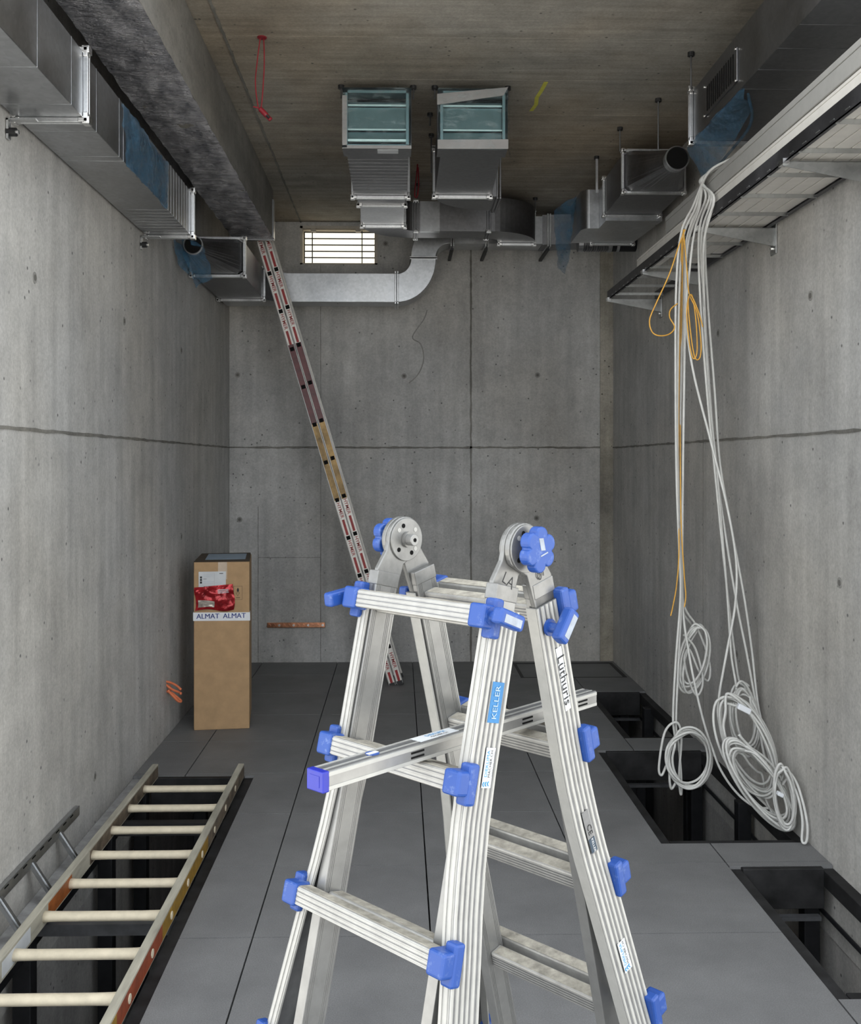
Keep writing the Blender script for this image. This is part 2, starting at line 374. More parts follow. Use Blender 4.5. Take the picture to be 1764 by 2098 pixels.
mb = MB(); jag(mb, (-.63, YB, .0), (-.63, YB, 3.1), (0, -1, 0), .0022, .002, 40); mb.build('joint', M['joint'], wb)
mb = MB(); jag(mb, (-1.13, YB, .0), (-1.13, YB, 1.25), (0, -1, 0), .002, .002, 30); jag(mb, (-1.13, YB, .84), (-.63, YB, .84), (0, -1, 0), .002, .002, 20); mb.build('joint', M['joint'], wb)
mb = MB()                                    # curved water stain
mb.tube(spline([sight(x, y, YB-.001) for (x, y) in ((875, 635), (868, 655), (845, 690), (862, 705), (868, 735), (858, 765), (838, 785))], 6), .0045, 6); mb.build('stain', M['stain'], wb)
def tie(parent, c, n):
    c, n = V(c), V(n)
    r = MB().cyl(c-n*.002, c+n*.002, .022, 16).build('tie_hole', M['tie'], parent)
    MB().cyl(c+n*.001, c+n*.0035, .012, 12).build('tie_plug', M['tie_in'], r)
for (x, z) in ((-1.294, 2.302), (.039, 2.296), (1.114, 2.306), (-1.278, 1.144), (1.106, 1.153), (-.11, 3.36)): tie(wb, (x, YB, z), (0, -1, 0))
for (y, z) in ((3.78, 2.29), (4.52, .2), (5.0, 2.3), (6.3, 2.3), (6.3, 1.14)): tie(wl, (XL, y, z), (1, 0, 0))
for (y, z) in ((4.18, 2.30), (3.9, 1.13), (5.4, 2.3), (5.1, .62)): tie(wr, (XR, y, z), (-1, 0, 0))
# ---- ceiling: half-metre board panels
ceil = struct_empty('ceiling', 'board-marked concrete ceiling')
MB().box(XL-.25, XR+.25, YR, YB+.25, ZC+.006, ZC+.3).build('slab', M['joint'], ceil)
yy = [YR, 3.56, 4.06, 4.56, 5.06, 5.56, 6.06, 6.56, 7.06, 7.56, YB]
for k in range(len(yy)-1):
    MB().box(-.79, XR, yy[k]+.002, yy[k+1]-.002, ZC, ZC+.006).build('panel', M['ceiling'], ceil)
MB().box(XL, -.792, YR, YB, ZC+.001, ZC+.006).build('panel', M['ceiling'], ceil)
mb = MB(); jag(mb, (-.79, YR, ZC), (-.79, YB, ZC), (0, 0, -1), .006, .005, 110); mb.build('joint', M['joint'], ceil)
mb = MB()
pts = [(.742, 5.08), (.735, 5.2), (.725, 5.3), (.735, 5.4), (.722, 5.5)]
mb.prism([(x-.009, y, ZC-.0005) for x, y in pts]+[(x+.012, y, ZC-.0005) for x, y in pts[::-1]], (0, 0, -.001)); mb.build('paint_mark', M['yellow_mark'], ceil)

# ---- window with slats
win = struct_empty('window_1', 'small high window with bright slats behind a black grille')
WY = YB
mb = MB().box(WX0, WX1, WY+.0, WY+.12, WZ1-.02, WZ1).box(WX0, WX0+.02, WY, WY+.12, WZ0, WZ1).box(WX1-.02, WX1, WY, WY+.12, WZ0, WZ1).box(WX0, WX1, WY, WY+.12, WZ0, WZ0+.012); mb.build('window_frame', M['window_frame'], win)
MB().box(WX0, WX1, WY+.14, WY+.16, WZ0, WZ1).build('window_back', M['hole'], win)
for k in range(5):
    z0 = WZ0+.018+k*.051
    MB().box(WX0+.035, WX1-.025, WY+.05, WY+.062, z0, z0+.041).build('pane', M['pane'], win)
for x in (-.70, -.30): MB().box(x-.004, x+.004, WY+.03, WY+.045, WZ0, WZ1-.03).build('grille_bar', M['black'], win)
for k in range(6):
    z = WZ0+.012+k*.051; MB().box(WX0+.03, WX1-.02, WY+.035, WY+.05, z-.004, z+.004).build('grille_bar', M['black'], win)
for x in (-.69, -.33): MB().box(x-.02, x+.02, WY-.004, WY+.03, WZ1-.045, WZ1-.022).build('catch', M['window_frame'], win)

# ================================================================== ducts
def flange(parent, axis, a0, a1, b0, b1, c, w=.018, t=.03, clips=True, mat='flange'):
    """frame of zinc profile round a duct; axis y: a=X b=Z c=Y; axis x: a=Y b=Z c=X; axis z: a=X b=Y c=Z"""
    def P(a, b, cc): return {'y': (a, cc, b), 'x': (cc, a, b), 'z': (a, b, cc)}[axis]
    def bx(mb, A0, A1, B0, B1, C0, C1):
        p, q = P(A0, B0, C0), P(A1, B1, C1)
        mb.box(min(p[0], q[0]), max(p[0], q[0]), min(p[1], q[1]), max(p[1], q[1]), min(p[2], q[2]), max(p[2], q[2]))
    mb = MB()
    for (C0, C1) in ((c-t/2, c-.003), (c+.003, c+t/2)):
        bx(mb, a0-w, a1+w, b0-w, b0, C0, C1); bx(mb, a0-w, a1+w, b1, b1+w, C0, C1); bx(mb, a0-w, a0, b0, b1, C0, C1); bx(mb, a1, a1+w, b0, b1, C0, C1)
    f = mb.build('flange', M[mat], parent, bevel=.0025)
    if clips:
        for (a, b) in ((a0-w*.5, b0-w*.5), (a1+w*.5, b0-w*.5), (a0-w*.5, b1+w*.5), (a1+w*.5, b1+w*.5)):
            cb = MB(); bx(cb, a-w*.75, a+w*.75, b-w*.75, b+w*.75, c-t*.62, c+t*.62)
            sa, sb = (1 if a < (a0+a1)/2 else -1), (1 if b < (b0+b1)/2 else -1)
            bx(cb, a-w*.6 if sa > 0 else a-w*1.5, a+w*1.5 if sa > 0 else a+w*.6, b-w*.45, b+w*.45, c-t*.66, c+t*.66)
            bx(cb, a-w*.45, a+w*.45, b-w*.6 if sb > 0 else b-w*1.5, b+w*1.5 if sb > 0 else b+w*.6, c-t*.66, c+t*.66)
            cb.build('corner_clip', M['clip'], f, bevel=.003)
    return f
def rod(parent, x, y, z, wd=.004):
    MB().cyl((x, y, z), (x, y, ZC), wd, 8).build('hanger_rod', M['galv_dark'], parent)
    MB().cyl((x, y, ZC-.018), (x, y, ZC), .016, 12).build('rod_cap', M['black'], parent)
def crumple(name, corner, nu, nv, amp, mat, parent, seed=0, freq=9, bulge=None):
    A, B, C, D = [V(p) for p in corner]     # A-B along u at v=0, D-C along u at v=1
    N = (B-A).cross(D-A).normalized()
    def fn(u, v):
        p = A*(1-u)*(1-v)+B*u*(1-v)+C*u*v+D*(1-u)*v
        q = p*freq+V((seed, seed*2, 0))
        h = noise.noise(q)+.6*abs(noise.noise(q*2.3))+.3*noise.noise(q*5)
        p = p+N*h*amp+V((noise.noise(q*1.7+V((5, 0, 0))), noise.noise(q*1.7+V((0, 5, 0))), noise.noise(q*1.7)))*amp*.6
        return p+(bulge(u, v) if bulge else V((0, 0, 0)))
    return MB().grid(fn, nu, nv).build(name, M[mat], parent, smooth=True)
def seams(d, mat, x0, x1, z0, z1, ylist, e=.0025, w=.006):
    for y in ylist: MB().box(x0-e, x1+e, y, y+w, z0-e, z1+e).build('seam', M[mat], d)
# -- left supply duct
LX0, LX1, LZ0, LZ1 = -1.345, -1.107, 2.81, 3.04
d = thing('air_duct', 'long galvanised rectangular duct along the top of the left wall', 'duct', (-1.226, 3.9, 2.81))
MB().box(LX0, LX1, 2.45, 5.38, LZ0, LZ1).build('duct_body', M['galv'], d, bevel=.002)
seams(d, 'galv', LX0+.0018, LX1-.0018, LZ0+.0018, LZ1-.0018, (2.8, 3.1, 3.42, 3.7, 4.0, 4.06, 4.84, 4.9, 4.96, 5.02, 5.08, 5.14, 5.2, 5.26))
flange(d, 'y', LX0, LX1, LZ0, LZ1, 3.56); flange(d, 'y', LX0, LX1, LZ0, LZ1, 5.38)
crumple('protective_film', [(LX1+.012, 4.02, LZ1-.01), (LX1+.012, 4.80, LZ1-.015), (LX1+.012, 4.78, LZ0-.012), (LX1+.014, 4.08, LZ0-.012)], 60, 24, .016, 'film', d, 3, 11)
for y in (3.50, 5.30):
    br = MB().box(LX0-.012, LX0+.09, y, y+.025, LZ0-.026, LZ0-.02).box(LX0-.012, LX0-.004, y, y+.025, LZ0-.09, LZ0-.02).build('bracket', M['flange'], d)
    MB().cyl((LX0-.014, y+.012, LZ0-.065), (LX0+.02, y+.012, LZ0-.065), .015, 12).build('rubber_mount', M['black'], br)
    MB().cyl((LX0+.02, y+.012, LZ0-.065), (LX0+.028, y+.012, LZ0-.065), .008, 6).build('bolt', M['clip'], br)
# -- round-to-square transition pieces
def transition(d, cx, cz, yr, R, x0, x1, z0, z1, yq, mat='galv_dark'):
    n = 32; ring = []; sq = []
    for k in range(n):
        a = 2*math.pi*(k+.5)/n; c, s = math.cos(a), math.sin(a)
        ring.append(V((cx+R*c, yr, cz+R*s)))
        m_ = max(abs(c), abs(s)); sq.append(V(((x0+x1)/2+(x1-x0)/2*c/m_, yq, (z0+z1)/2+(z1-z0)/2*s/m_)))
    back = [V((p.x, yq+.0, p.z)) for p in sq]
    MB().rings([ring, sq], cap=False).build('transition_body', M[mat], d)
    MB().rings([[V((cx+r*math.cos(2*math.pi*k/n), y, cz+r*math.sin(2*math.pi*k/n))) for k in range(n)] for (r, y) in ((R, yr), (R, yr-.05), (R+.004, yr-.05), (R+.004, yr-.045), (R-.004, yr-.055), (R-.004, yr+.0))], cap=False).build('spigot', M['galv'], d, smooth=False)
    MB().cyl((cx, yr-.047, cz), (cx, yr-.040, cz), R-.003, 24).build('spigot_shade_disc', M['hole'], d)  # black disc put in for the darkness inside the open pipe
d = thing('transition_duct', 'square-to-round duct piece with blue film above the left wall behind the carton', 'duct', (-1.16, 7.0, 2.81))
transition(d, -1.235, 2.905, 6.10, .055, -1.33, -1.005, 2.81, 3.035, 6.50)
MB().box(-1.33, -1.005, 6.50, 7.46, 2.81, 3.035).build('duct_body', M['galv_dark'], d, bevel=.002)
flange(d, 'y', -1.33, -1.005, 2.81, 3.035, 6.50); flange(d, 'y', -1.33, -1.005, 2.81, 3.035, 7.46)
crumple('protective_film', [(-1.32, 6.04, 2.96), (-1.17, 6.04, 2.90), (-1.13, 6.12, 2.72), (-1.25, 6.12, 2.66)], 16, 18, .03, 'film', d, 11)
crumple('protective_film', [(-1.345, 6.0, 2.93), (-1.29, 6.1, 2.90), (-1.27, 6.15, 2.74), (-1.335, 6.1, 2.80)], 10, 12, .02, 'film', d, 14)
# -- back wall duct: run, bend up, bend right, run to the right corner
d = thing('air_duct', 'bright galvanised duct on the back wall rising in an S-bend beside the window', 'duct', (-.4, 7.7, 2.81))
BY0, BY1 = 7.57, 7.80
MB().prism([(-1.33, 7.475, 2.81), (-1.005, 7.475, 2.81), (-.93, BY0, 2.81), (-.85, BY0, 2.81), (-.85, BY1, 2.81), (-1.33, BY1, 2.81)], (0, 0, .215)).build('elbow', M['galv'], d)
edges = [-.85, -.67, -.50, -.33, -.16, -.02]
for k in range(5):
    e = (.0, .0022, .0005, .0028, .001)[k]
    MB().box(edges[k], edges[k+1], BY0-e, BY1, 2.81, 3.022).build('duct_body', M['galv'], d)
flange(d, 'x', BY0, BY1, 2.81, 3.022, -.02, clips=False); 
def arc(cx, cz, rx, rz, a0, a1, n=14): return [(cx+rx*math.cos(math.radians(a0+(a1-a0)*k/n)), cz+rz*math.sin(math.radians(a0+(a1-a0)*k/n))) for k in range(n+1)]
out = arc(-.02, 3.137, .295, .327, -90, 0)+[(q[0], q[1]) for q in arc(-.02, 3.137, .11, .115, 0, -90)]
MB().prism([(x, BY0, z) for x, z in out], (0, BY1-BY0, 0)).build('bend', M['galv'], d, bevel=.002)
flange(d, 'z', .09, .275, BY0, BY1, 3.142, w=.012, t=.022, clips=False)
out = [(.09, 3.15), (.275, 3.15)]+arc(.385, 3.15, .11, .105, 180, 90)[1:]+[(.40, 3.46)]+arc(.385, 3.15, .295, .31, 90, 180)[:-1]
MB().prism([(x, BY0, z) for x, z in out], (0, BY1-BY0, 0)).build('bend', M['galv'], d, bevel=.002)
MB().box(.40, 1.08, BY0, BY1, 3.252, 3.46).build('duct_body', M['galv'], d)
MB().prism([(1.08, BY0, 3.245), (1.40, BY0-.05, 3.25), (1.40, BY0-.05, 3.47), (1.08, BY0, 3.47)], (0, BY1-BY0, 0)).build('duct_body', M['galv_dark'], d)
for x in (.40, .66, 1.13):
    flange(d, 'x', BY0-.002, BY1, 3.245, 3.465, x, w=.014, clips=False)
    MB().box(x-.012, x+.012, BY0+.06, BY0+.45 if False else 8.05, 3.215, 3.232).build('bracket', M['black_steel'], d)
# -- upper cross duct in front of it
d = thing('air_duct', 'dark galvanised cross duct under the ceiling with a rounded right end', 'duct', (.4, 7.06, 3.205))
UY0, UY1, UZ0, UZ1 = 6.96, 7.18, 3.205, 3.41
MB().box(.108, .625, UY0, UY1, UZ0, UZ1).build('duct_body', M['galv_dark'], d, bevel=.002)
MB().box(.145, .28, UY0-.0025, UY0+.05, UZ0-.002, UZ1).build('duct_body', M['galv'], d)
out = [(.625+.365*math.sin(math.radians(t)), 7.33-.37*math.cos(math.radians(t))) for t in range(0, 91, 6)]+[(.625+.095*math.sin(math.radians(t)), 7.33-.15*math.cos(math.radians(t))) for t in range(90, -1, -10)]
MB().prism([(x, y, UZ0) for x, y in out], (0, 0, .235)).build('elbow', M['galv_dark'], d)
out = [(-.25, 6.82), (.035, 6.82)]+[(.108-.073*math.cos(math.radians(t)), 6.88+.08*math.sin(math.radians(t))) for t in range(0, 91, 15)]+[(.108, UY1)]+[(.108-.358*math.cos(math.radians(t)), 6.82+.36*math.sin(math.radians(t))) for t in range(84, 0, -6)]
MB().prism([(x, y, UZ0) for x, y in out], (0, 0, .2)).build('elbow', M['galv_dark'], d)
flange(d, 'x', UY0, UY1, UZ0, UZ1, .115, w=.012, mat='galv_dark'); flange(d, 'x', UY0, UY1, UZ0, UZ1, .62, w=.012, mat='galv_dark')
flange(d, 'y', .735, .98, UZ0-.0, 3.44, 7.34)
MB().box(.735, .98, 7.35, 7.56, UZ0+.05, 3.44).build('duct_body', M['galv_dark'], d)
rod(d, .125, 6.95, 3.42); rod(d, .99, 7.30, 3.43)
# -- two dampers with ducts hanging from the ceiling
def damper(label, x0, x1, side, k):
    d = thing('damper_duct', label, 'duct', ((x0+x1)/2, 5.5, 3.18), 'ducts with teal dampers under the ceiling')
    z0, z1, y = 3.18, 3.482, 5.05
    mb = MB()
    w = .026
    mb.box(x0, x1, y, y+.14, z0, z0+.012).box(x0, x1, y, y+.14, z1-.012, z1).box(x0, x0+.012, y, y+.14, z0, z1).box(x1-.012, x1, y, y+.14, z0, z1)
    mb.box(x0, x1, y, y+.006, z1-w, z1).box(x0, x1, y, y+.006, z0, z0+w*.7).box(x0, x0+w, y, y+.006, z0, z1).box(x1-w, x1, y, y+.006, z0, z1)
    mb.build('damper_frame', M['teal'], d)
    MB().box(x0-.001, x1+.001, y+.012, y+.141, z0-.001, z0+.004).box(x0-.001, x0+.004, y+.012, y+.141, z0, z1).box(x1-.004, x1+.001, y+.012, y+.141, z0, z1).build('sleeve', M['galv_dark'], d)
    MB().box(x0+.012, x1-.012, y+.12, y+.135, z0+.012, z1-.012).build('damper_shade', M['hole'], d)  # black sheet put in for the shade in the gaps behind the blades
    xa, xb = x0+w, x1-w
    for (za, zb, yo) in ((.225, .243, .03), (.10, .215, .026), (.05, .092, .03)):
        bl = MB().hexa([(xa, y+yo, z0+za), (xb, y+yo, z0+za), (xb, y+yo+.02, z0+za), (xa, y+yo+.02, z0+za), (xa, y+yo+.012, z0+zb), (xb, y+yo+.012, z0+zb), (xb, y+yo+.03, z0+zb), (xa, y+yo+.03, z0+zb)]).build('blade', M['teal'], d)
        MB().box(xa, xb, y+yo-.006, y+yo+.004, z0+za-.004, z0+za+.002).build('blade_edge', M['teal_edge'], bl)
    MB().box(xa, xb, y+.02, y+.03, z0+.218, z0+.224).build('blade_edge', M['teal_edge'], d)
    if k == 0: MB().box(xa, xb, y+.018, y+.034, z0+.038, z0+.05).build('blade_edge', M['teal_edge'], d)
    for x in (x0-.012, x1+.012): rod(d, x, y+.10, z1-.02)
    crumple('clear_film', [(x0, y-.006, z0), (x1, y-.006, z0), (x1, y-.006, z1), (x0, y-.006, z1)], 24, 20, .004, 'clear', d, 20+k, 5)
    return d, z0, z1, y
d, z0, z1, y = damper('ceiling duct with a teal damper and a narrow rear neck, nearer the window', -.285, .060, 0, 0)
MB().box(-.268, .047, y+.12, 5.98, z0+.005, z1-.02).build('duct_body', M['galv_dark'], d)
seams(d, 'galv_dark', -.268, .047, z0+.005, z1-.02, [5.2+.06*k for k in range(13)], .0012, .004)
flange(d, 'y', -.268, .047, z0+.005, z1-.02, 5.98)
MB().hexa([(-.26, 6.0, 3.19), (.04, 6.0, 3.19), (.03, 6.22, 3.20), (-.245, 6.22, 3.20), (-.26, 6.0, 3.45), (.04, 6.0, 3.45), (.03, 6.22, 3.40), (-.245, 6.22, 3.40)]).build('reducer', M['galv_dark'], d)
flange(d, 'y', -.245, .03, 3.205, 3.40, 6.24); MB().box(-.245, .03, 6.25, 6.80, 3.205, 3.40).build('duct_body', M['galv'], d); flange(d, 'y', -.245, .03, 3.205, 3.40, 6.80)
rod(d, -.275, 5.9, 3.45); rod(d, .055, 5.9, 3.45)
MB().box(-.11, -.005, 5.07, 5.13, z0-.004, z0-.001).build('label_sticker', M['white_label'], d)
MB().box(x0 if False else -.286, -.262, y-.004, y+.0, z0, z1-.04).build('tape', M['tape_grey'], d)
MB().box(-.286, .061, y-.004, y+.0, z0-.004, z0+.012).build('tape', M['tape_grey'], d)
d, z0, z1, y = damper('ceiling duct with a teal damper and grey tape, farther from the window', .194, .545, 1, 1)
MB().hexa([(.213, y+.12, z0+.01), (.527, y+.12, z0+.01), (.548, 5.98, z0+.01), (.212, 5.98, z0+.01), (.213, y+.12, z1-.02), (.527, y+.12, z1-.02), (.548, 5.98, z1-.02), (.212, 5.98, z1-.02)]).build('duct_body', M['galv_dark'], d)
flange(d, 'y', .215, .535, z0+.01, z1-.02, 5.98)
out = [(.59+.375*math.cos(math.radians(t)), 6.0+.34*math.sin(math.radians(t))) for t in range(180, 89, -6)]+[(.59, 6.0), ]
MB().prism([(x, yq, z0+.012) for x, yq in out], (0, 0, .26)).build('elbow', M['galv_dark'], d)
flange(d, 'x', 6.01, 6.33, z0+.012, z1-.03, .595, w=.014, clips=False, mat='galv_dark')
rod(d, .188, 5.9, 3.3); rod(d, .57, 5.9, 3.3); rod(d, .17, 5.55, 3.46)
MB().hexa([(.190, y-.006, z1-.085), (.525, y-.006, z1-.035), (.525, y-.001, z1-.035), (.190, y-.001, z1-.085), (.190, y-.006, z1-.03), (.547, y-.006, z1+.006), (.547, y-.001, z1+.006), (.190, y-.001, z1-.03)]).build('tape', M['tape_grey'], d)
MB().hexa([(.192, y-.006, z0-.004), (.548, y-.006, z0-.002), (.548, y-.001, z0-.002), (.192, y-.001, z0-.004), (.192, y-.006, z0+.042), (.548, y-.006, z0+.046), (.548, y-.001, z0+.046), (.192, y-.001, z0+.042)]).build('tape', M['tape_grey'], d)
crumple('clear_film', [(.545, y+.0, z1), (.60, y+.5, z1), (.62, y+.5, z0+.05), (.56, y, z0+.02)], 14, 12, .02, 'clear', d, 33)
# -- right duct with grille and torn film
RX0, RX1, RZ0, RZ1 = 1.384, 1.685, 3.117, 3.354
d = thing('air_duct', 'dark duct with a louvred grille along the top of the right wall', 'duct', (1.53, 3.8, 3.117))
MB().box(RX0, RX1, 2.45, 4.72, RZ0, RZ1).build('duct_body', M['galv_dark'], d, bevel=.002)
seams(d, 'galv_dark', RX0+.002, RX1, RZ0, RZ1-.01, (2.9, 3.25, 3.45, 3.65, 3.85, 4.05), .0015, .008)
flange(d, 'y', RX0, RX1, RZ0, RZ1, 4.72); rod(d, RX0-.012, 4.70, RZ1); rod(d, RX0-.012, 5.3, RZ1-.1)
gr = MB().box(RX0-.006, RX0, 4.08, 4.52, 3.16, 3.30).build('grille', M['galv_dark'], d, bevel=.002)
for k in range(13): MB().box(RX0-.0075, RX0-.0055, 4.115+k*.029, 4.127+k*.029, 3.175, 3.285).build('louvre_slot', M['hole'], gr)
for (yq, zq) in ((4.09, 3.165), (4.51, 3.165), (4.09, 3.295), (4.51, 3.295)): MB().cyl((RX0-.011, yq, zq), (RX0-.006, yq, zq), .006, 8).build('screw', M['clip'], gr)
def drop(u, v): return V((0, 0, -.03*math.sin(math.pi*u)*v))
crumple('protective_film', [(RX0-.004, 4.80, RZ0-.004), (RX0-.004, 4.02, RZ0-.004), sight(1540, 225, 4.25), sight(1436, 372, 4.9)], 34, 26, .016, 'film', d, 41, 6, drop)
MB().tube(spline([sight(*p) for p in ((1530, 172, 4.05), (1535, 205, 4.15), (1541, 232, 4.25), (1534, 262, 4.4), (1505, 300, 4.6), (1462, 350, 4.8))], 6), .007, 6).build('film_hem', M['film'], d, smooth=True)
crumple('protective_film', [sight(1530, 172, 4.05), sight(1560, 150, 4.0), sight(1600, 172, 4.0), sight(1550, 180, 4.05)], 12, 8, .012, 'film', d, 47)
# -- right transition box with round spigot and following box
d = thing('transition_duct', 'square-to-round duct piece with open black spigot high on the right', 'duct', (1.46, 6.0, 3.15))
transition(d, 1.465, 3.205, 5.32, .062, 1.292, 1.635, 3.16, 3.39, 5.76)
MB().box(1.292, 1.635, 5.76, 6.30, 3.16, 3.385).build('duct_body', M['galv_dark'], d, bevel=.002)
flange(d, 'y', 1.292, 1.635, 3.16, 3.39, 5.76, w=.014); flange(d, 'y', 1.292, 1.635, 3.16, 3.385, 6.30, w=.014)
out = [(1.66, 6.31), (1.30, 6.31), (1.30, 6.52)]+[(1.24-.05*math.sin(math.radians(t)), 6.60-.08*math.cos(math.radians(t))) for t in range(0, 91, 10)]+[(1.19, 6.95), (1.62, 6.95)]
MB().prism([(x, yq, 3.125) for x, yq in out], (0, 0, .255)).build('elbow', M['galv'], d, bevel=.002)
flange(d, 'y', 1.34, 1.62, 3.125, 3.36, 6.96, w=.014)
rod(d, 1.27, 5.76, 3.39); rod(d, 1.243, 6.31, 3.38)
MB().box(1.236, 1.25, 6.30, 6.308, 3.30, 3.53).build('strap', M['galv'], d)
crumple('protective_film', [(1.19, 6.72, 3.39), (1.05, 6.85, 3.33), (1.10, 6.95, 2.95), (1.16, 6.9, 2.90)], 14, 26, .03, 'film', d, 52, 8)
d = thing('flexible_pipe', 'corrugated flexible round pipe running into the right wall under the ducts', 'pipe', (1.5, 7.35, 3.14))
pz, py, pr_ = 3.20, 7.30, .06
rs_ = []; xx = []
for k in range(60):
    x = 1.33+.20*k/59; xx.append((x, py, pz)); rs_.append(pr_+.004*math.sin(k*1.25))
MB().tube(xx, rs_, 20).build('flexible_hose', M['galv_dark'], d, smooth=True)
MB().cyl((1.30, py, pz), (1.335, py, pz), pr_+.005, 20).build('collar', M['galv'], d); MB().cyl((1.52, py, pz), (1.545, py, pz), pr_+.006, 20).build('collar', M['galv'], d)
MB().cyl((1.545, py, pz), (1.723, py, pz), pr_, 20).build('pipe_end', M['black_steel'], d); MB().cyl((1.58, py, pz), (1.60, py, pz), pr_+.003, 20).build('pipe_clamp', M['flange'], d)

# ---- foil-wrapped boxed duct along the ceiling on the left
d = thing('foil_wrapped_duct', 'boxed ceiling duct with a wrinkled dark foil underside, left of the ceiling joint', 'duct', (-1.03, 4.8, 3.18))
MB().box(-1.17, -.892, 2.4, 7.14, 3.185, ZC-.001).build('casing', M['foil_side'], d, bevel=.004)
crumple('foil_wrap', [(-1.172, 2.4, 3.178), (-.889, 2.4, 3.178), (-.889, 7.15, 3.178), (-1.172, 7.15, 3.178)], 16, 240, .007, 'foil', d, 61, 9)
mb = MB().box(-.896, -.882, 7.08, 7.15, 3.18, ZC-.08); mb.box(-1.17, -.885, 7.125, 7.155, 3.172, 3.19).build('end_trim', M['galv'], d)

# ================================================================== cable tray on the right wall
TX0, TX1, TZ0, TZ1 = 1.375, 1.690, 2.675, 2.732
d = thing('cable_tray', 'ladder-type cable tray on brackets along the right wall', 'cable tray', (1.53, 4.6, TZ0))
rl = MB().box(TX0, TX0+.004, 2.45, 6.62, TZ0, TZ1).box(TX0, TX0+.016, 2.45, 6.62, TZ0, TZ0+.003).build('side_rail', M['tray_dark'], d)
mb = MB()
for k in range(36): mb.box(TX0-.0012, TX0, 2.6+k*.11, 2.63+k*.11, TZ0+.01, TZ0+.014)
tag(mb.build('rail_slots', M['tray'], rl), kind='stuff')
MB().box(TX1, TX1+.004, 2.45, 6.62, TZ0, TZ1).box(TX1-.014, TX1, 2.45, 6.62, TZ0, TZ0+.003).build('side_rail', M['tray_dark'], d)
rg = None
for yq in [2.57+.295*k for k in range(14)]:
    if rg is None: rg = MB().box(TX0+.004, TX1, -.012, .012, TZ0+.004, TZ0+.012).box(TX0+.004, TX1, -.012, -.009, TZ0-.004, TZ0+.012).build('rung', M['tray'], d); c = rg
    else: c = rg.copy(); COL.objects.link(c)
    c.location = (0, yq, 0)
for k, (yq, lab) in enumerate(((3.57, 'nearest wall bracket under the cable tray, cut by the photo edge'), (4.58, 'wall bracket under the cable tray just behind the white cables'), (5.63, 'small wall bracket under the cable tray, third from the viewer'), (6.58, 'farthest wall bracket under the end of the cable tray'))):
    b = thing('wall_bracket', lab, 'bracket', (1.71, yq, 2.6), 'brackets of the cable tray')
    MB().prism([(TX0-.01, yq-.02, TZ0-.002), (1.715, yq-.02, TZ0-.002), (1.715, yq-.02, TZ0-.085), (TX0-.01, yq-.02, TZ0-.018)], (0, .004, 0)).build('arm', M['tray'], b)
    MB().box(TX0-.01, 1.715, yq-.02, yq+.02, TZ0-.0035, TZ0-.001).build('arm_top', M['tray'], b)
    MB().box(1.715, 1.724, yq-.035, yq+.035, TZ0-.12, TZ0+.03).build('wall_plate', M['tray'], b, bevel=.002)
    for zz in (-.09, .0): MB().cyl((1.708, yq+.012, TZ0+zz), (1.716, yq+.012, TZ0+zz), .008, 6).build('bolt', M['clip'], b)
    MB().box(TX0-.012, TX0+.012, yq-.026, yq+.02, TZ0-.012, TZ0+.008).build('clamp', M['clip'], b)
# trunking lengths lying in the tray
labs = ('white plastic trunking length lying in the tray along its near rail', 'white trunking length in the tray, second from the near rail', 'white trunking length in the middle of the tray', 'white trunking length in the tray, second from the wall', 'white trunking length in the tray beside the wall')
ends = (5.82, 5.3, 5.6, 5.45, 5.2)
for k in range(5):
    x0 = TX0+.008+k*.0605
    t = thing('trunking', labs[k], 'trunking', (x0+.03, 4.0, TZ0+.014), 'trunking lengths lying in the cable tray')
    zt = 2.783 if k == 0 else 2.765
    MB().box(x0, x0+.057, 2.45, ends[k], TZ0+.0125, zt-.012).build('trunking_base', M['trunk'], t, bevel=.003)
    MB().box(x0-.001, x0+.058, 2.45, ends[k], zt-.012, zt).build('trunking_lid', M['trunk'], t, bevel=.002)
t = thing('trunking', 'wider grey trunking length stacked on the white ones in the tray', 'trunking', (1.42, 4.0, 2.785))
MB().box(1.377, 1.475, 2.45, 5.17, 2.785, 2.845).build('trunking_base', M['trunk_grey'], t, bevel=.003); MB().box(1.375, 1.477, 2.45, 5.17, 2.845, 2.868).build('trunking_lid', M['trunk_grey'], t, bevel=.002)

# ================================================================== hanging cables
def cable(name, label, pts, r, mat, group=None, cat='cable', per=9):
    P_ = [V(p[1:]) if p[0] == 'xyz' else sight(*p) for p in pts]
    for i, q in enumerate(P_):
        if pts[i][0] != 'xyz' and 2.6 < q.z < 2.9 and q.x > 1.362: q = sight(pts[i][0], pts[i][1], pts[i][2]*1.36/q.x); P_[i] = q
        q.x = min(q.x, XR-.012)
    mb = MB().tube(spline(P_, per), r, 8); o = mb.build(name, M[mat], None, smooth=True); tag(o, label, cat, group); return o
def coil(cx, cy, rx, ry, Y, turns, tilt=0, jit=.08, start=90, dY=.02, seed=0):
    rnd = random.Random(seed); pts = []; n = 12
    for k in range(int(turns*n)+1):
        a = math.radians(start+360*k/n); tn = k//n
        if k % n == 0: jx, jy, ox, oy = [rnd.uniform(-1, 1) for _ in range(4)]
        ex, ey = rx*(1+jit*jx)*math.cos(a), ry*(1+jit*jy)*math.sin(a)
        c, s = math.cos(tilt), math.sin(tilt)
        pts.append((cx+ox*rx*jit+ex*c-ey*s, cy-oy*ry*jit*.6-(ex*s+ey*c), Y+dY*math.sin(a+tn)-tn*.009))
    return pts
CR = .0057
GW = 'white cables hanging from the cable tray'
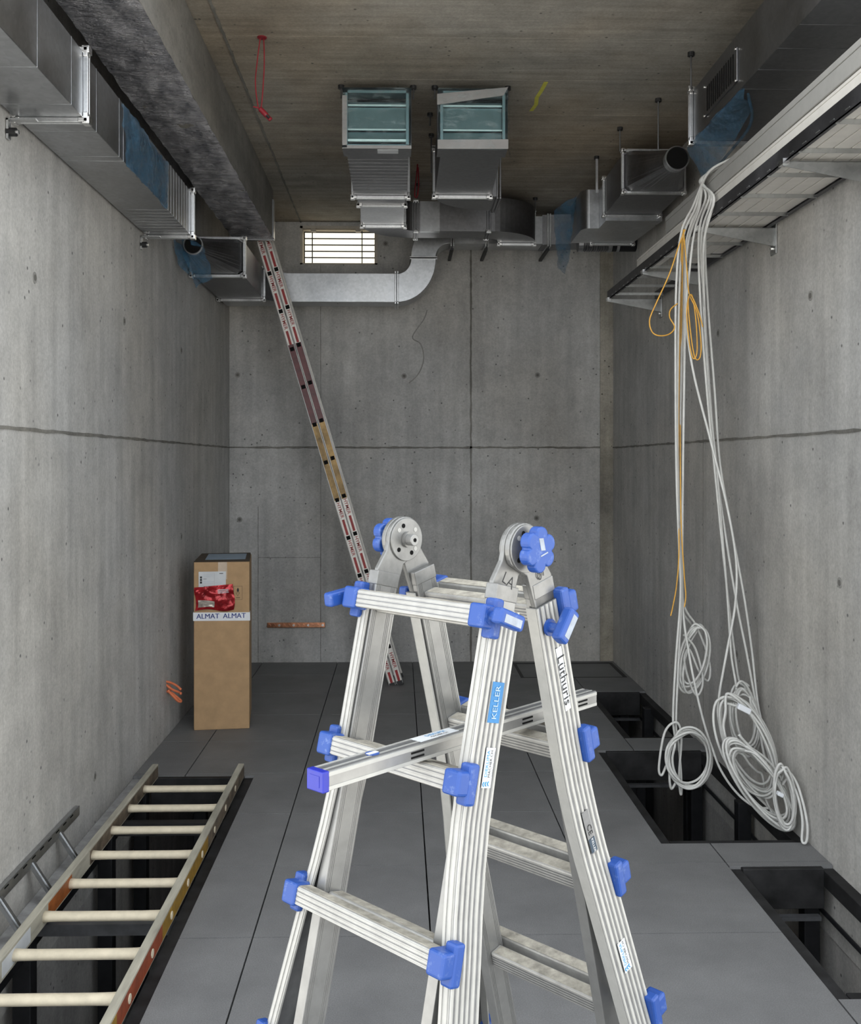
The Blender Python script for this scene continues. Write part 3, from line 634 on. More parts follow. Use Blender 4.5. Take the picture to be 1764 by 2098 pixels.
def top(x, y=430, Y=4.66): # where the cables leave the tray: over its near rail from the trunking
    k = (x-1400)*.0022; e = (x-1400)*.003
    return [('xyz', 1.50+k, 3.2, 2.876), ('xyz', 1.46+k*.5, 3.8, 2.878), ('xyz', 1.41, 4.18+e, 2.885), ('xyz', 1.352, 4.36+e, 2.868), (x+18, y-18, 4.56)]
# left bundle, ends in the round coil over the pit
cable('hanging_cable', 'white cable on the left of the bundle, ending in the round coil over the pit', top(1402, 440)+[(1395, 480, 4.66), (1385, 600, 4.66), (1384, 800, 4.67), (1386, 980, 4.68), (1391, 1120, 4.68), (1394, 1220, 4.68), (1384, 1360, 4.68), (1379, 1470, 4.68), (1384, 1520, 4.68)]+coil(1412, 1555, 42, 58, 4.66, 5.3, seed=3, jit=.12, start=150), CR, 'cable', GW)
cable('hanging_cable', 'white cable ending in the narrow long loop beside the round coil', top(1406, 446)+[(1399, 490, 4.68), (1391, 620, 4.68), (1388, 820, 4.69), (1389, 1000, 4.69), (1396, 1200, 4.69), (1390, 1350, 4.69), (1385, 1480, 4.69), (1391, 1530, 4.69), (1396, 1600, 4.69), (1395, 1628, 4.69), (1391, 1590, 4.68), (1396, 1510, 4.67), (1386, 1480, 4.66), (1362, 1500, 4.66), (1350, 1570, 4.66), (1356, 1588, 4.66), (1370, 1560, 4.65), (1372, 1600, 4.65), (1376, 1616, 4.66), (1386, 1600, 4.66)], CR, 'cable', GW)
# second coil, higher, behind
cable('hanging_cable', 'white cable coiled at mid height beside the right wall above the pit', top(1412, 446)+[(1406, 500, 4.7), (1402, 640, 4.71), (1400, 850, 4.72), (1398, 1050, 4.72), (1397, 1180, 4.73), (1398, 1250, 4.74)]+coil(1422, 1348, 26, 68, 4.8, 5.2, tilt=-.22, jit=.16, start=120, seed=9), CR*.95, 'cable', GW)
cable('hanging_cable', 'white cable hanging just beside the second coil with a loose loop', top(1409, 443)+[(1402, 520, 4.72), (1397, 700, 4.73), (1394, 900, 4.73), (1394, 1100, 4.73), (1399, 1230, 4.74), (1425, 1280, 4.78), (1446, 1330, 4.8), (1455, 1370, 4.8), (1450, 1395, 4.8), (1432, 1375, 4.79), (1412, 1330, 4.78), (1402, 1350, 4.77), (1412, 1395, 4.77), (1428, 1425, 4.77), (1440, 1395, 4.77), (1425, 1330, 4.76), (1400, 1300, 4.75)], CR*.95, 'cable', GW)
cable('hanging_cable', 'white cable that leaves the left bundle and runs down to the floor corner', top(1414, 448)+[(1408, 510, 4.69), (1404, 660, 4.7), (1400, 900, 4.7), (1398, 1100, 4.7), (1399, 1245, 4.7), (1410, 1330, 4.7), (1425, 1410, 4.68), (1442, 1480, 4.66), (1458, 1530, 4.62), (1478, 1580, 4.58), (1510, 1625, 4.5), (1545, 1652, 4.45), (1575, 1656, 4.42)], CR, 'cable', GW)
# right bundle
cable('hanging_cable', 'white cable that bows out to the right of both bundles', top(1428, 424)+[(1424, 470, 4.62), (1412, 560, 4.62), (1406, 650, 4.62), (1420, 760, 4.61), (1455, 900, 4.6), (1490, 1040, 4.58), (1508, 1150, 4.58), (1506, 1240, 4.58), (1490, 1330, 4.58), (1474, 1420, 4.58), (1472, 1470, 4.58), (1488, 1530, 4.57), (1510, 1585, 4.55), (1550, 1630, 4.5), (1590, 1668, 4.42)], CR, 'cable', GW)
cable('hanging_cable', 'white cable of the right bundle ending in the upper oval coil by the wall', top(1436, 420)+[(1433, 470, 4.65), (1434, 600, 4.66), (1448, 800, 4.67), (1463, 950, 4.69), (1478, 1100, 4.71), (1492, 1230, 4.73), (1504, 1330, 4.75), (1516, 1400, 4.77)]+coil(1526, 1475, 24, 66, 4.72, 8.2, tilt=.12, jit=.18, start=60, seed=5), CR, 'cable', GW)
cable('hanging_cable', 'white cable of the right bundle ending in the big slanting coil by the wall', top(1440, 424)+[(1438, 480, 4.67), (1440, 600, 4.68), (1452, 800, 4.69), (1468, 960, 4.7), (1480, 1100, 4.71), (1490, 1220, 4.72), (1498, 1340, 4.72), (1508, 1420, 4.68)]+coil(1532, 1525, 44, 98, 4.46, 8.2, tilt=.42, jit=.16, start=110, seed=12), CR, 'cable', GW)
cable('hanging_cable', 'white cable of the right bundle ending in the low slanting coil on the pit edge', top(1443, 428)+[(1442, 500, 4.69), (1444, 640, 4.7), (1456, 830, 4.71), (1470, 980, 4.72), (1490, 1120, 4.72), (1510, 1240, 4.72), (1530, 1340, 4.72), (1548, 1440, 4.7), (1562, 1530, 4.62), (1572, 1580, 4.55)]+coil(1556, 1604, 32, 98, 4.34, 8.0, tilt=.62, jit=.16, start=60, seed=15), CR, 'cable', GW)
cable('hanging_cable', 'outermost white cable ending in the small coil next to the right wall', top(1445, 424)+[(1445, 480, 4.7), (1450, 620, 4.71), (1464, 800, 4.72), (1475, 950, 4.73), (1500, 1090, 4.74), (1524, 1220, 4.74), (1540, 1330, 4.74), (1554, 1450, 4.7), (1578, 1540, 4.6), (1595, 1600, 4.5)]+coil(1606, 1635, 20, 60, 4.26, 5.2, tilt=.12, jit=.15, start=90, seed=18), CR, 'cable', GW)
cable('hanging_cable', 'white cable tail bending down into the floor gap in the right corner', [(1600, 1600, 4.3), (1612, 1580, 4.28), (1630, 1600, 4.24), (1644, 1640, 4.2), (1654, 1690, 4.17), (1652, 1724, 4.16), (1643, 1722, 4.17), (1644, 1680, 4.19), (1634, 1630, 4.22), (1616, 1596, 4.26), (1603, 1608, 4.28)], CR, 'cable', GW)
cable('hanging_cable', 'short white cable end sticking out to the left of the big coil', [(1479, 1545, 4.52), (1500, 1541, 4.5), (1520, 1545, 4.5), (1535, 1565, 4.5), (1550, 1580, 4.5), (1562, 1590, 4.5), (1570, 1640, 4.46), (1590, 1680, 4.4)], CR, 'cable', GW)
for (x, y, Y, w, h, lab) in ((1524, 1452, 4.34, 13, 7, 'white tape tie on top of the big slanting coil'), (1598, 1627, 4.16, 6, 5, 'white tape tie on the small coil next to the right wall')):
    p = sight(x, y, Y); s = Y/FPX
    mb = MB().obox(p, (w*s, 0, -w*.5*s), (0, .012, 0), (h*.3*s, 0, h*.8*s)); tag(mb.build('cable_tie', M['tape_white'], None, bevel=.004), lab, 'tie')
# amber cables
AG = 'thin amber cables among the white ones'
cable('amber_cable', 'thin amber cable swinging out to the left in a wide loop', [(1404, 470, 4.5), (1392, 500, 4.5), (1372, 560, 4.5), (1345, 620, 4.5), (1331, 655, 4.5), (1336, 680, 4.5), (1352, 688, 4.5), (1372, 684, 4.52), (1382, 670, 4.54), (1372, 650, 4.55), (1374, 634, 4.56), (1388, 622, 4.58)], .003, 'cable_amber', AG)
cable('amber_cable', 'thin amber cable loops bunched between the two white bundles', [(1400, 470, 4.6), (1408, 560, 4.6), (1412, 602, 4.6), (1428, 640, 4.6), (1436, 700, 4.6), (1434, 732, 4.6), (1424, 733, 4.6), (1416, 690, 4.6), (1410, 620, 4.6), (1418, 606, 4.6), (1426, 660, 4.6), (1428, 720, 4.6), (1420, 734, 4.6), (1412, 700, 4.6), (1407, 640, 4.6), (1414, 604, 4.59), (1430, 636, 4.59), (1440, 670, 4.59)], .003, 'cable_amber', AG)
cable('amber_cable', 'long thin amber cable hanging down the left white bundle to a loose end', [(1398, 460, 4.66), (1394, 600, 4.70), (1391, 800, 4.72), (1390, 1000, 4.72), (1391, 1130, 4.65), (1386, 1200, 4.65), (1379, 1240, 4.65), (1374, 1262, 4.65)], .003, 'cable_amber', AG)
cable('amber_cable', 'second thin amber cable ending beside the loose amber end', [(1400, 470, 4.67), (1397, 620, 4.71), (1394, 820, 4.74), (1395, 1050, 4.66), (1402, 1180, 4.66), (1405, 1220, 4.66), (1402, 1244, 4.66)], .003, 'cable_amber', AG)

# red cables at the ceiling, orange conduits in the left wall
rx, ry = -.622, 4.575
d = thing('red_cable', 'red cable loop hanging from a ceiling outlet with a taped end', 'cable', (rx, ry, ZC))
MB().cyl((rx, ry, ZC-.004), (rx, ry, ZC-.0005), .022, 16).build('outlet', M['cable_red'], d)
MB().tube(spline([(rx-.008, ry, ZC), (rx-.022, ry, 3.42), (rx-.03, ry, 3.32), (rx-.018, ry, 3.215), (rx-.006, ry, 3.20), (rx+.004, ry, 3.30), (rx+.010, ry, 3.42), (rx+.007, ry, ZC)]), .003, 6).build('loop', M['cable_red'], d, smooth=True)
MB().tube(spline([(rx-.04, ry, 3.215), (rx-.01, ry, 3.205), (rx+.015, ry, 3.18), (rx+.04, ry, 3.155)]), [.003]*8+[.012]*10+[.010]*7, 8).build('taped_end', M['cable_red'], d, smooth=True)
MB().cyl((rx+.022, ry-.011, 3.172), (rx+.034, ry-.011, 3.160), .006, 8).build('tag', M['black'], d)
tag(MB().tube(spline([(.118, 6.5, ZC), (.112, 6.5, 3.46), (.105, 6.5, 3.40), (.10, 6.5, 3.33), (.115, 6.5, 3.32), (.125, 6.5, 3.40), (.122, 6.5, ZC-.02)]), .0045, 6).build('red_cable', M['cable_red'], None, smooth=True), 'short red cable loop beside the first ceiling duct neck', 'cable')
for k, (pts, lab) in enumerate(((((332, 1396), (348, 1398), (362, 1405), (371, 1413)), 'upper orange conduit end curling out of the left wall'), (((340, 1402), (352, 1412), (366, 1418), (371, 1421)), 'middle orange conduit end poking out of the left wall'), (((342, 1416), (352, 1420), (362, 1428), (371, 1436), (366, 1437), (356, 1428), (344, 1414)), 'lowest looped orange conduit end at the left wall'))):
    mb = MB().tube(spline([V((XL, 6.0, .29-.02*k))]+[sight(x, y, 5.92-.02*i) for i, (x, y) in enumerate(pts)], 6), .007, 8); tag(mb.build('orange_conduit', M['cable_orange'], None, smooth=True), lab, 'conduit', 'orange conduits in the left wall')

# copper earthing bar on the back wall
d = thing('earthing_bar', 'copper earthing bar with a row of bolts low on the back wall', 'busbar', (-.825, YB-.01, .30))
MB().box(-1.055, -.592, YB-.03, YB-.024, .282, .323).build('bar', M['copper'], d, bevel=.004)
for k in range(12): MB().cyl((-1.035+k*.0385, YB-.038, .3025), (-1.035+k*.0385, YB-.024, .3025), .010, 6).build('bolt', M['clip'] if k % 3 == 2 else M['copper'], d)
for x in (-1.03, -.615): MB().cyl((x, YB-.026, .3025), (x, YB+.002, .3025), .008, 8).build('standoff', M['hole'], d)

# ================================================================== carton
d = thing('cardboard_box', 'tall brown cardboard box standing in the left rear corner', 'box', (-1.06, 6.3, 0))
ang = math.radians(7); bx_, by_ = -1.227, 6.035; W, D, Hh = .328, .50, 1.005
ex, ey = V((math.cos(ang), math.sin(ang), 0)), V((-math.sin(ang), math.cos(ang), 0)); B0 = V((bx_, by_, 0)); ez = V((0, 0, 1))
def bp(u, v, z): return B0+ex*u+ey*v+ez*z
MB().hexa([bp(0, 0, .0), bp(W, 0, .0), bp(W, D, .0), bp(0, D, .0), bp(0, 0, Hh), bp(W, 0, Hh), bp(W, D, Hh), bp(0, D, Hh)]).build('carton_body', M['carton'], d, bevel=.004)
MB().hexa([bp(-.001, .0, Hh), bp(W+.001, .0, Hh), bp(W-.005, D, Hh), bp(.01, D, Hh), bp(.0, .01, Hh+.004), bp(W, .01, Hh+.004), bp(W-.006, D, Hh+.010), bp(.012, D, Hh+.008)]).build('lid', M['carton_dark'], d)
MB().hexa([bp(.06, .10, Hh+.004), bp(.30, .10, Hh+.004), bp(.30, .42, Hh+.009), bp(.06, .42, Hh+.009), bp(.06, .10, Hh+.006), bp(.30, .10, Hh+.006), bp(.30, .42, Hh+.011), bp(.06, .42, Hh+.011)]).build('lid_label', M['grey_letter'], d)
def patch(name, u0, u1, z0, z1, mat, t=.0012, base=0): return MB().hexa([bp(u0, -t-base, z0), bp(u1, -t-base, z0), bp(u1, -base, z0), bp(u0, -base, z0), bp(u0, -t-base, z1), bp(u1, -t-base, z1), bp(u1, -base, z1), bp(u0, -base, z1)]).build(name, M[mat], d)
patch('tape', .142, .195, .90, 1.004, 'tape_tan')
patch('shipping_label', .028, .188, .84, .948, 'white_label', .001, .0013)
for (u0, u1, z0, z1) in ((.036, .048, .877, .89), (.036, .048, .893, .905), (.036, .048, .908, .92), (.058, .09, .853, .86), (.15, .172, .853, .858), (.15, .172, .934, .938), (.125, .17, .93, .9305), (.055, .11, .928, .929), (.055, .10, .918, .919), (.055, .075, .903, .905), (.055, .12, .888, .889), (.055, .11, .878, .879), (.125, .165, .883, .884), (.125, .17, .873, .874), (.12, .1205, .85, .94)):
    patch('print_line', u0, u1, z0, z1, 'ink_black' if u1-u0 < .04 else 'grey_letter', .0003, .0024)
for (u0, u1, z0, z1) in ((.233, .285, .857, .8585), (.233, .285, .777, .7785), (.233, .2345, .777, .8585), (.2835, .285, .777, .8585), (.248, .272, .787, .790), (.253, .265, .824, .84)): patch('handling_symbol', u0, u1, z0, z1, 'ink_black', .0004)
MB().prism([bp(.259, -.0006, .849), bp(.252, -.0006, .838), bp(.266, -.0006, .838)], ey*.0005).build('handling_symbol', M['ink_black'], d)
mb = MB()
for (q, r) in (((.248, .818), (.270, .818)), ((.270, .818), (.259, .800)), ((.259, .800), (.248, .818))): mb.cyl(bp(q[0], -.001, q[1]), bp(r[0], -.001, r[1]), .0008, 5)
mb.build('handling_symbol', M['ink_black'], d)
MB().hexa([bp(-.004, -.0035, .655), bp(W+.004, -.0035, .650), bp(W+.004, .06, .650), bp(-.004, .06, .655), bp(-.004, -.0035, .705), bp(W+.003, -.0035, .700), bp(W+.003, .06, .70), bp(-.004, .06, .705)]).build('printed_tape', M['tape_white'], d)
for u in (.082, .238):
    for du in (0, .0013): text('lettering', 'ALMAT', bp(u+du, -.0042, .680), ex, ez, .042, M['ink_blue'], d)
p = thing('foil_pouch', 'crumpled red foil pouch stuck to the front of the carton', 'pouch', bp(.12, -.01, .715))
def pf(u, v):
    q = V((u*3, v*3, 1)); h = .012+.022*math.sin(math.pi*u)*math.sin(math.pi*v)+.012*noise.noise(q*1.6)+.008*abs(noise.noise(q*3.1))
    return bp(.008+.228*u+.006*math.sin(5*v), -max(h, .003), .715+.14*v+.012*u*v+.008*math.sin(6*u)*(1-v)+.006*u)
MB().grid(pf, 30, 20).build('pouch_body', M['red_foil'], p, smooth=True)
def pf2(u, v): return pf(.06+.42*u, .12+.33*v*(1-.25*u))-ey*.003
MB().grid(pf2, 12, 8).build('pouch_window', M['silver_foil'], p, smooth=True)
for k in range(3): MB().grid(lambda u, v: pf(.6+.28*u, .70+.055*k+.03*v)-ey*.003, 8, 1).build('print_line', M['white_label'], p)

# ================================================================== leaning double ladder
YL = 7.235
P0, P1 = V((-.022, YL, .005)), V((-.977, YL, 3.21)); ld = (P1-P0).normalized(); lp = V((ld.z, 0, -ld.x))   # along, across (to the right)
P1 = P0+ld*3.44; LLEN = 3.44
d = thing('leaning_ladder', 'double aluminium ladder with red and ochre paint leaning under the foil-wrapped duct', 'ladder', P0)
SW = .0245
def lad(c, t0, t1, hw, y0, y1, name, mat, par):
    A, Bq = P0+ld*t0+lp*c, P0+ld*t1+lp*c
    return MB().hexa([A-lp*hw+V((0, y0, 0)), A+lp*hw+V((0, y0, 0)), A+lp*hw+V((0, y1, 0)), A-lp*hw+V((0, y1, 0)), Bq-lp*hw+V((0, y0, 0)), Bq+lp*hw+V((0, y0, 0)), Bq+lp*hw+V((0, y1, 0)), Bq-lp*hw+V((0, y1, 0))]).build(name, M[mat], par)
R1 = .262; SP = .2826
def pt(y): return (1403-y)/284.5/math.cos(math.atan2(.955, 3.205))    # length along the ladder of a photo height
for sidx, c in enumerate((-.0275, .0275)):
    off = .016*sidx
    st = lad(c, 0, LLEN, SW, 0, .022, 'stile', 'stile', d)
    lad(c, 0, LLEN, SW, .24, .262, 'stile', 'stile', d)
    for e in (-1, 1): lad(c+e*(SW-.002), 0, LLEN, .002, -.004, .0, 'edge_rib', 'alu', st)
    lad(c, pt(868), pt(706), SW-.003, -.002, 0, 'red_band', 'red_metal', st); lad(c, pt(1024), pt(868), SW-.003, -.002, 0, 'ochre_band', 'ochre_metal', st)
    for k in range(12):
        t = R1+SP*k+off
        rgm = lad(c, t-.013, t+.013, .013, .003, .26, 'rung', 'alu', d)
        lad(c, t-.014, t+.014, .014, -.0045, -.0025, 'rung_socket', 'hole', st)
        if k == 11: continue
        mid_px = 1403-(t+SP*.5)*284.5*math.cos(math.atan2(.955, 3.205))
        if 700 < mid_px < 1024: continue
        lad(c, t+.02, t+.135, .009, -.0015, 0, 'stripe', 'ink_red', st)
        text('lettering', 'HYMER', P0+ld*(t+.205)+lp*c+V((0, -.002, 0)), -ld, lp, .036, M['ink_red'], st, bold=.0003)
    lad(c, .09 if False else .02, .10, .009, -.0015, 0, 'stripe', 'ink_red', st)
    text('lettering', 'HYMER', P0+ld*(.175)+lp*c+V((0, -.002, 0)), -ld, lp, .036, M['ink_red'], st, bold=.0003)
    lad(c, -.012, .02, SW, -.002, .024, 'foot', 'black', d); lad(c, -.012, .02, SW, .238, .264, 'foot', 'black', d)

# ================================================================== old wooden ladder lying over the left pit
d = thing('wooden_ladder', 'old wooden ladder with cream rungs lying over the left floor pit', 'ladder', (-1.01, 3.5, 0))
def wst(x0, x1, name, segs):
    s = MB().box(x0, x1, 1.4, 5.13, .002, .072).build('stile', M['wood_grey'], d, bevel=.003)
    for (y0, y1, mt) in segs: MB().box(x1-.0005, x1+.0012, y0, y1, .010, .064).build(mt+'_paint' if not mt.startswith('wood') else mt[5:]+'_paint', M[mt], s)
    return s
wst(-1.252, -1.222, 'l', ((4.0, 5.12, 'wood_brown'), (3.53, 3.78, 'wood_orange'), (1.6, 3.0, 'wood_brown')))
s = wst(-.818, -.788, 'r', ((4.55, 5.12, 'wood_brown'), (4.16, 4.55, 'wood_brown'), (3.36, 4.16, 'wood_ochre'), (2.82, 3.36, 'wood_red'), (2.0, 2.82, 'wood_ochre')))
MB().box(-1.2225, -1.2215, 3.12, 3.36, .012, .062).build('perforated_patch', M['white_label'], d)
for yr in [4.845-.2705*k for k in range(13)]:
    c = .036
    r = MB().rings([[(x, yr+.021*math.cos(2*math.pi*k/14)*sc, c+.016*math.sin(2*math.pi*k/14)*sc) for k in range(14)] for (x, sc) in ((-1.222, 1.15), (-1.20, 1.05), (-1.15, 1), (-.89, 1), (-.84, 1.05), (-.818, 1.15))]).build('rung', M['wood_rung'], d, smooth=True)
    MB().rings([[(x, yr+.015*math.cos(2*math.pi*k/12), c+.014*math.sin(2*math.pi*k/12)) for k in range(12)] for x in (-.789, -.7845)]).build('tenon', M['wood_rung'], r)

# ================================================================== galvanised cable ladder leaning on the left wall
d = thing('cable_ladder', 'grey galvanised cable ladder leaning against the left wall beside the wooden ladder', 'cable ladder', (-1.30, 3.4, 0))
MB().box(-1.357, -1.337, 2.4, 4.24, .125, .165).build('side_rail', M['galv'], d, bevel=.003)
mb = MB()
for k in range(20): mb.box(-1.3365, -1.3355, 2.5+k*.085, 2.535+k*.085, .155, .160)
tag(mb.build('rail_slots', M['hole'], d), kind='stuff')
MB().box(-1.285, -1.262, 2.4, 4.02, -.010, .028).build('side_rail', M['galv_dark'], d, bevel=.003)
MB().box(-1.31, -1.285, 2.4, 4.0, -.0115, -.006).build('rail_flange', M['galv'], d)
for yr in (2.5, 2.8, 3.1, 3.4, 3.7, 4.0):
    A, Bq = V((-1.343, yr, .14)), V((-1.272, yr, .03)); t = (Bq-A).normalized(); sd = V((0, 1, 0)); nn = t.cross(sd).normalized()
    MB().obox((A+Bq)/2, (Bq-A)/2, sd*.017, nn*.006).obox((A+Bq)/2+nn*.006, (Bq-A)/2, sd*.005, nn*.003).build('rung', M['galv'], d)

# ================================================================== telescopic step ladder in the foreground
LC = V((.1131, 1.9313, 1.4446)); PHI = .8073
av = V((math.cos(PHI), -math.sin(PHI), 0)); b1 = V((-math.sin(PHI), -math.cos(PHI), 0)); UP = V((0, 0, 1))
LEAF = {}
for l, bb, A in ((1, b1, .2296), (2, -b1, .2515)):
    LEAF[l] = (bb*math.sin(A)-UP*math.cos(A), bb*math.cos(A)+UP*math.sin(A))
def LP(l, u, s, n): dd, nn = LEAF[l]; return LC+av*u+dd*s+nn*n
FS, FD = [0, .40, .48, .56, .63, .69, .83, .97, 1.5], [0, 0, .002, .008, .016, .025, .044, .063, .137]
def flare(s):
    for i in range(len(FS)-1):
        if FS[i] <= s <= FS[i+1]: return FD[i]+(FD[i+1]-FD[i])*(s-FS[i])/(FS[i+1]-FS[i])
    return 0
lad4 = thing('step_ladder', 'aluminium telescopic step ladder with blue plastic joints in the foreground', 'ladder', (LC.x, LC.y, 0))
def sweep(l, sg, prof, path):     # profile (u outward, n), path (s, extra u)
    return MB().rings([[LP(l, sg*(u+du), s, n) for (u, n) in prof] for (s, du) in path])
def lbox(l, u0, u1, s0, s1, n0, n1):
    return MB().hexa([LP(l, u0, s0, n0), LP(l, u1, s0, n0), LP(l, u1, s1, n0), LP(l, u0, s1, n0), LP(l, u0, s0, n1), LP(l, u1, s0, n1), LP(l, u1, s1, n1), LP(l, u0, s1, n1)])
SEND = {1: 1.475, 2: 1.483}
for l in (1, 2):
    SE = SEND[l]
    for sg in (-1, 1):
        inner = sweep(l, sg, [(.142, .004), (.1655, .004), (.1655, .062), (.142, .062)], [(.088, 0), (1.42, 0)]).build('inner_stile', M['alu'], lad4, bevel=.0015)
        for n0 in (.010, .014, .018, .048, .052, .056):
            sweep(l, sg, [(.1412, n0), (.1422, n0), (.1422, n0+.0018), (.1412, n0+.0018)], [(.09, 0), (1.42, 0)]).build('stile_rib', M['alu'], inner)
        path = [(.115, 0), (.25, 0)]+[(s, flare(s)) for s in FS[1:-1]]+[(1.2, flare(1.2)), (SE, flare(SE))]
        # outer C channel: web plus two lips
        outer = sweep(l, sg, [(.1665, -.003), (.1700, -.003), (.1700, .069), (.1665, .069)], path).build('outer_stile', M['alu_groove'], lad4)
        sweep(l, sg, [(.146, .0655), (.1690, .0655), (.1690, .0695), (.146, .0695)], path).build('stile_lip', M['alu_rib'], outer)
        sweep(l, sg, [(.146, -.0035), (.1690, -.0035), (.1690, .0005), (.146, .0005)], path).build('stile_lip', M['alu_rib'], outer)
        for (n0, n1) in ((-.003, .003), (.010, .018), (.024, .030), (.036, .043), (.049, .056), (.062, .069)):
            sweep(l, sg, [(.1699, n0), (.1722, n0+.001), (.1722, n1-.001), (.1699, n1)], path).build('stile_rib', M['alu_rib'], outer)
        for (n0, n1) in ((.0695, .0715),):
            sweep(l, sg, [(.149, n0), (.154, n0), (.154, n1), (.149, n1)], path).build('stile_rib', M['alu_rib'], outer)
            sweep(l, sg, [(.160, n0), (.166, n0), (.166, n1), (.160, n1)], path).build('stile_rib', M['alu_rib'], outer)
        fu = flare(SE)
        (lbox(l, sg*(.14+fu), sg*(.176+fu), SE-.05, SE+.004, -.006, .073)).build('foot', M['black'], lad4, bevel=.004)
    for k in range(1, 6):
        s = .1326+.28*(k-1); w = .166+flare(s)
        r = lbox(l, -w+.012, w-.012, s-.017, s+.017, .070, .101).build('outer_rung', M['rung'], lad4, bevel=.004)
        MB().hexa([LP(l, -w+.02, s-.0172, .0725), LP(l, w-.02, s-.0172, .0725), LP(l, w-.02, s-.0172, .097), LP(l, -w+.02, s-.0172, .097), LP(l, -w+.02, s-.0180, .0725), LP(l, w-.02, s-.0180, .0725), LP(l, w-.02, s-.0180, .097), LP(l, -w+.02, s-.0180, .097)]).build('dusty_tread', M['dust'], r)
        for q in range(7):
            sq = s-.0135+q*.0044
            lbox(l, -w+.015, w-.015, sq, sq+.0017, .100, .1016).build('rung_groove', M['alu_groove'] if q % 2 else M['alu_rib'], r)  # raised strips, groove shade and ridge light painted by alternating tones
        ir = lbox(l, -.1425, .1425, s-.014, s+.020, .019, .052).build('inner_rung', M['rung'], lad4, bevel=.004)
        lbox(l, -.135, .135, s-.0148, s-.0139, .023, .048).build('dusty_tread', M['dust'], ir)
        for q in range(4): lbox(l, -.14, .14, s-.006+q*.006, s-.0042+q*.006, .0182, .0192).build('rung_groove', M['alu_groove'], ir)
        for sg in (-1, 1):
            cu = sg*w
            mb = lbox(l, cu-.020, cu+.018, s-.021, s+.021, .064, .106)
            cap = mb.build('end_cap', M['blue'], lad4, bevel=.006, seg=3)
            lbox(l, cu-.006 if sg > 0 else cu-.02, cu+.02 if sg > 0 else cu+.006, s-.034, s+.036, .058, .082).build('cap_lug', M['blue'], cap, bevel=.005)
    # locking T handles at the top rung
s1 = .1326
def handle(l, u0, sg, s, n, tilt, length=.034):
    dd, nn = LEAF[l]; ax = av*sg; c0 = LP(l, u0, s, n)
    h = MB().cyl(c0, c0+ax*(length+.006), .0095, 16).build('locking_pin', M['blue'], lad4, smooth=False)
    MB().cyl(c0, c0+ax*.005, .016, 18).build('pin_washer', M['blue'], h)
    g1 = (nn*math.cos(tilt)+dd*math.sin(tilt)); g2 = g1.cross(ax).normalized()
    gc = c0+ax*(length+.012)+g1*.008
    MB().obox(gc, ax*.012, g1*.033, g2*.014).build('grip', M['blue'], h, bevel=.006, seg=3)
    MB().obox(gc+ax*.012+g2*.002, ax*.0006, g1*.023, g2*.007).build('grip_wear', M['scuff'], h)
handle(1, .180, 1, s1-.002, .085, math.radians(172), .022); handle(1, -.180, -1, s1, .085, math.radians(20), .016)
handle(2, .172, 1, s1+.026, .022, math.radians(-38), .022); handle(2, -.172, -1, s1, .035, math.radians(20), .016)
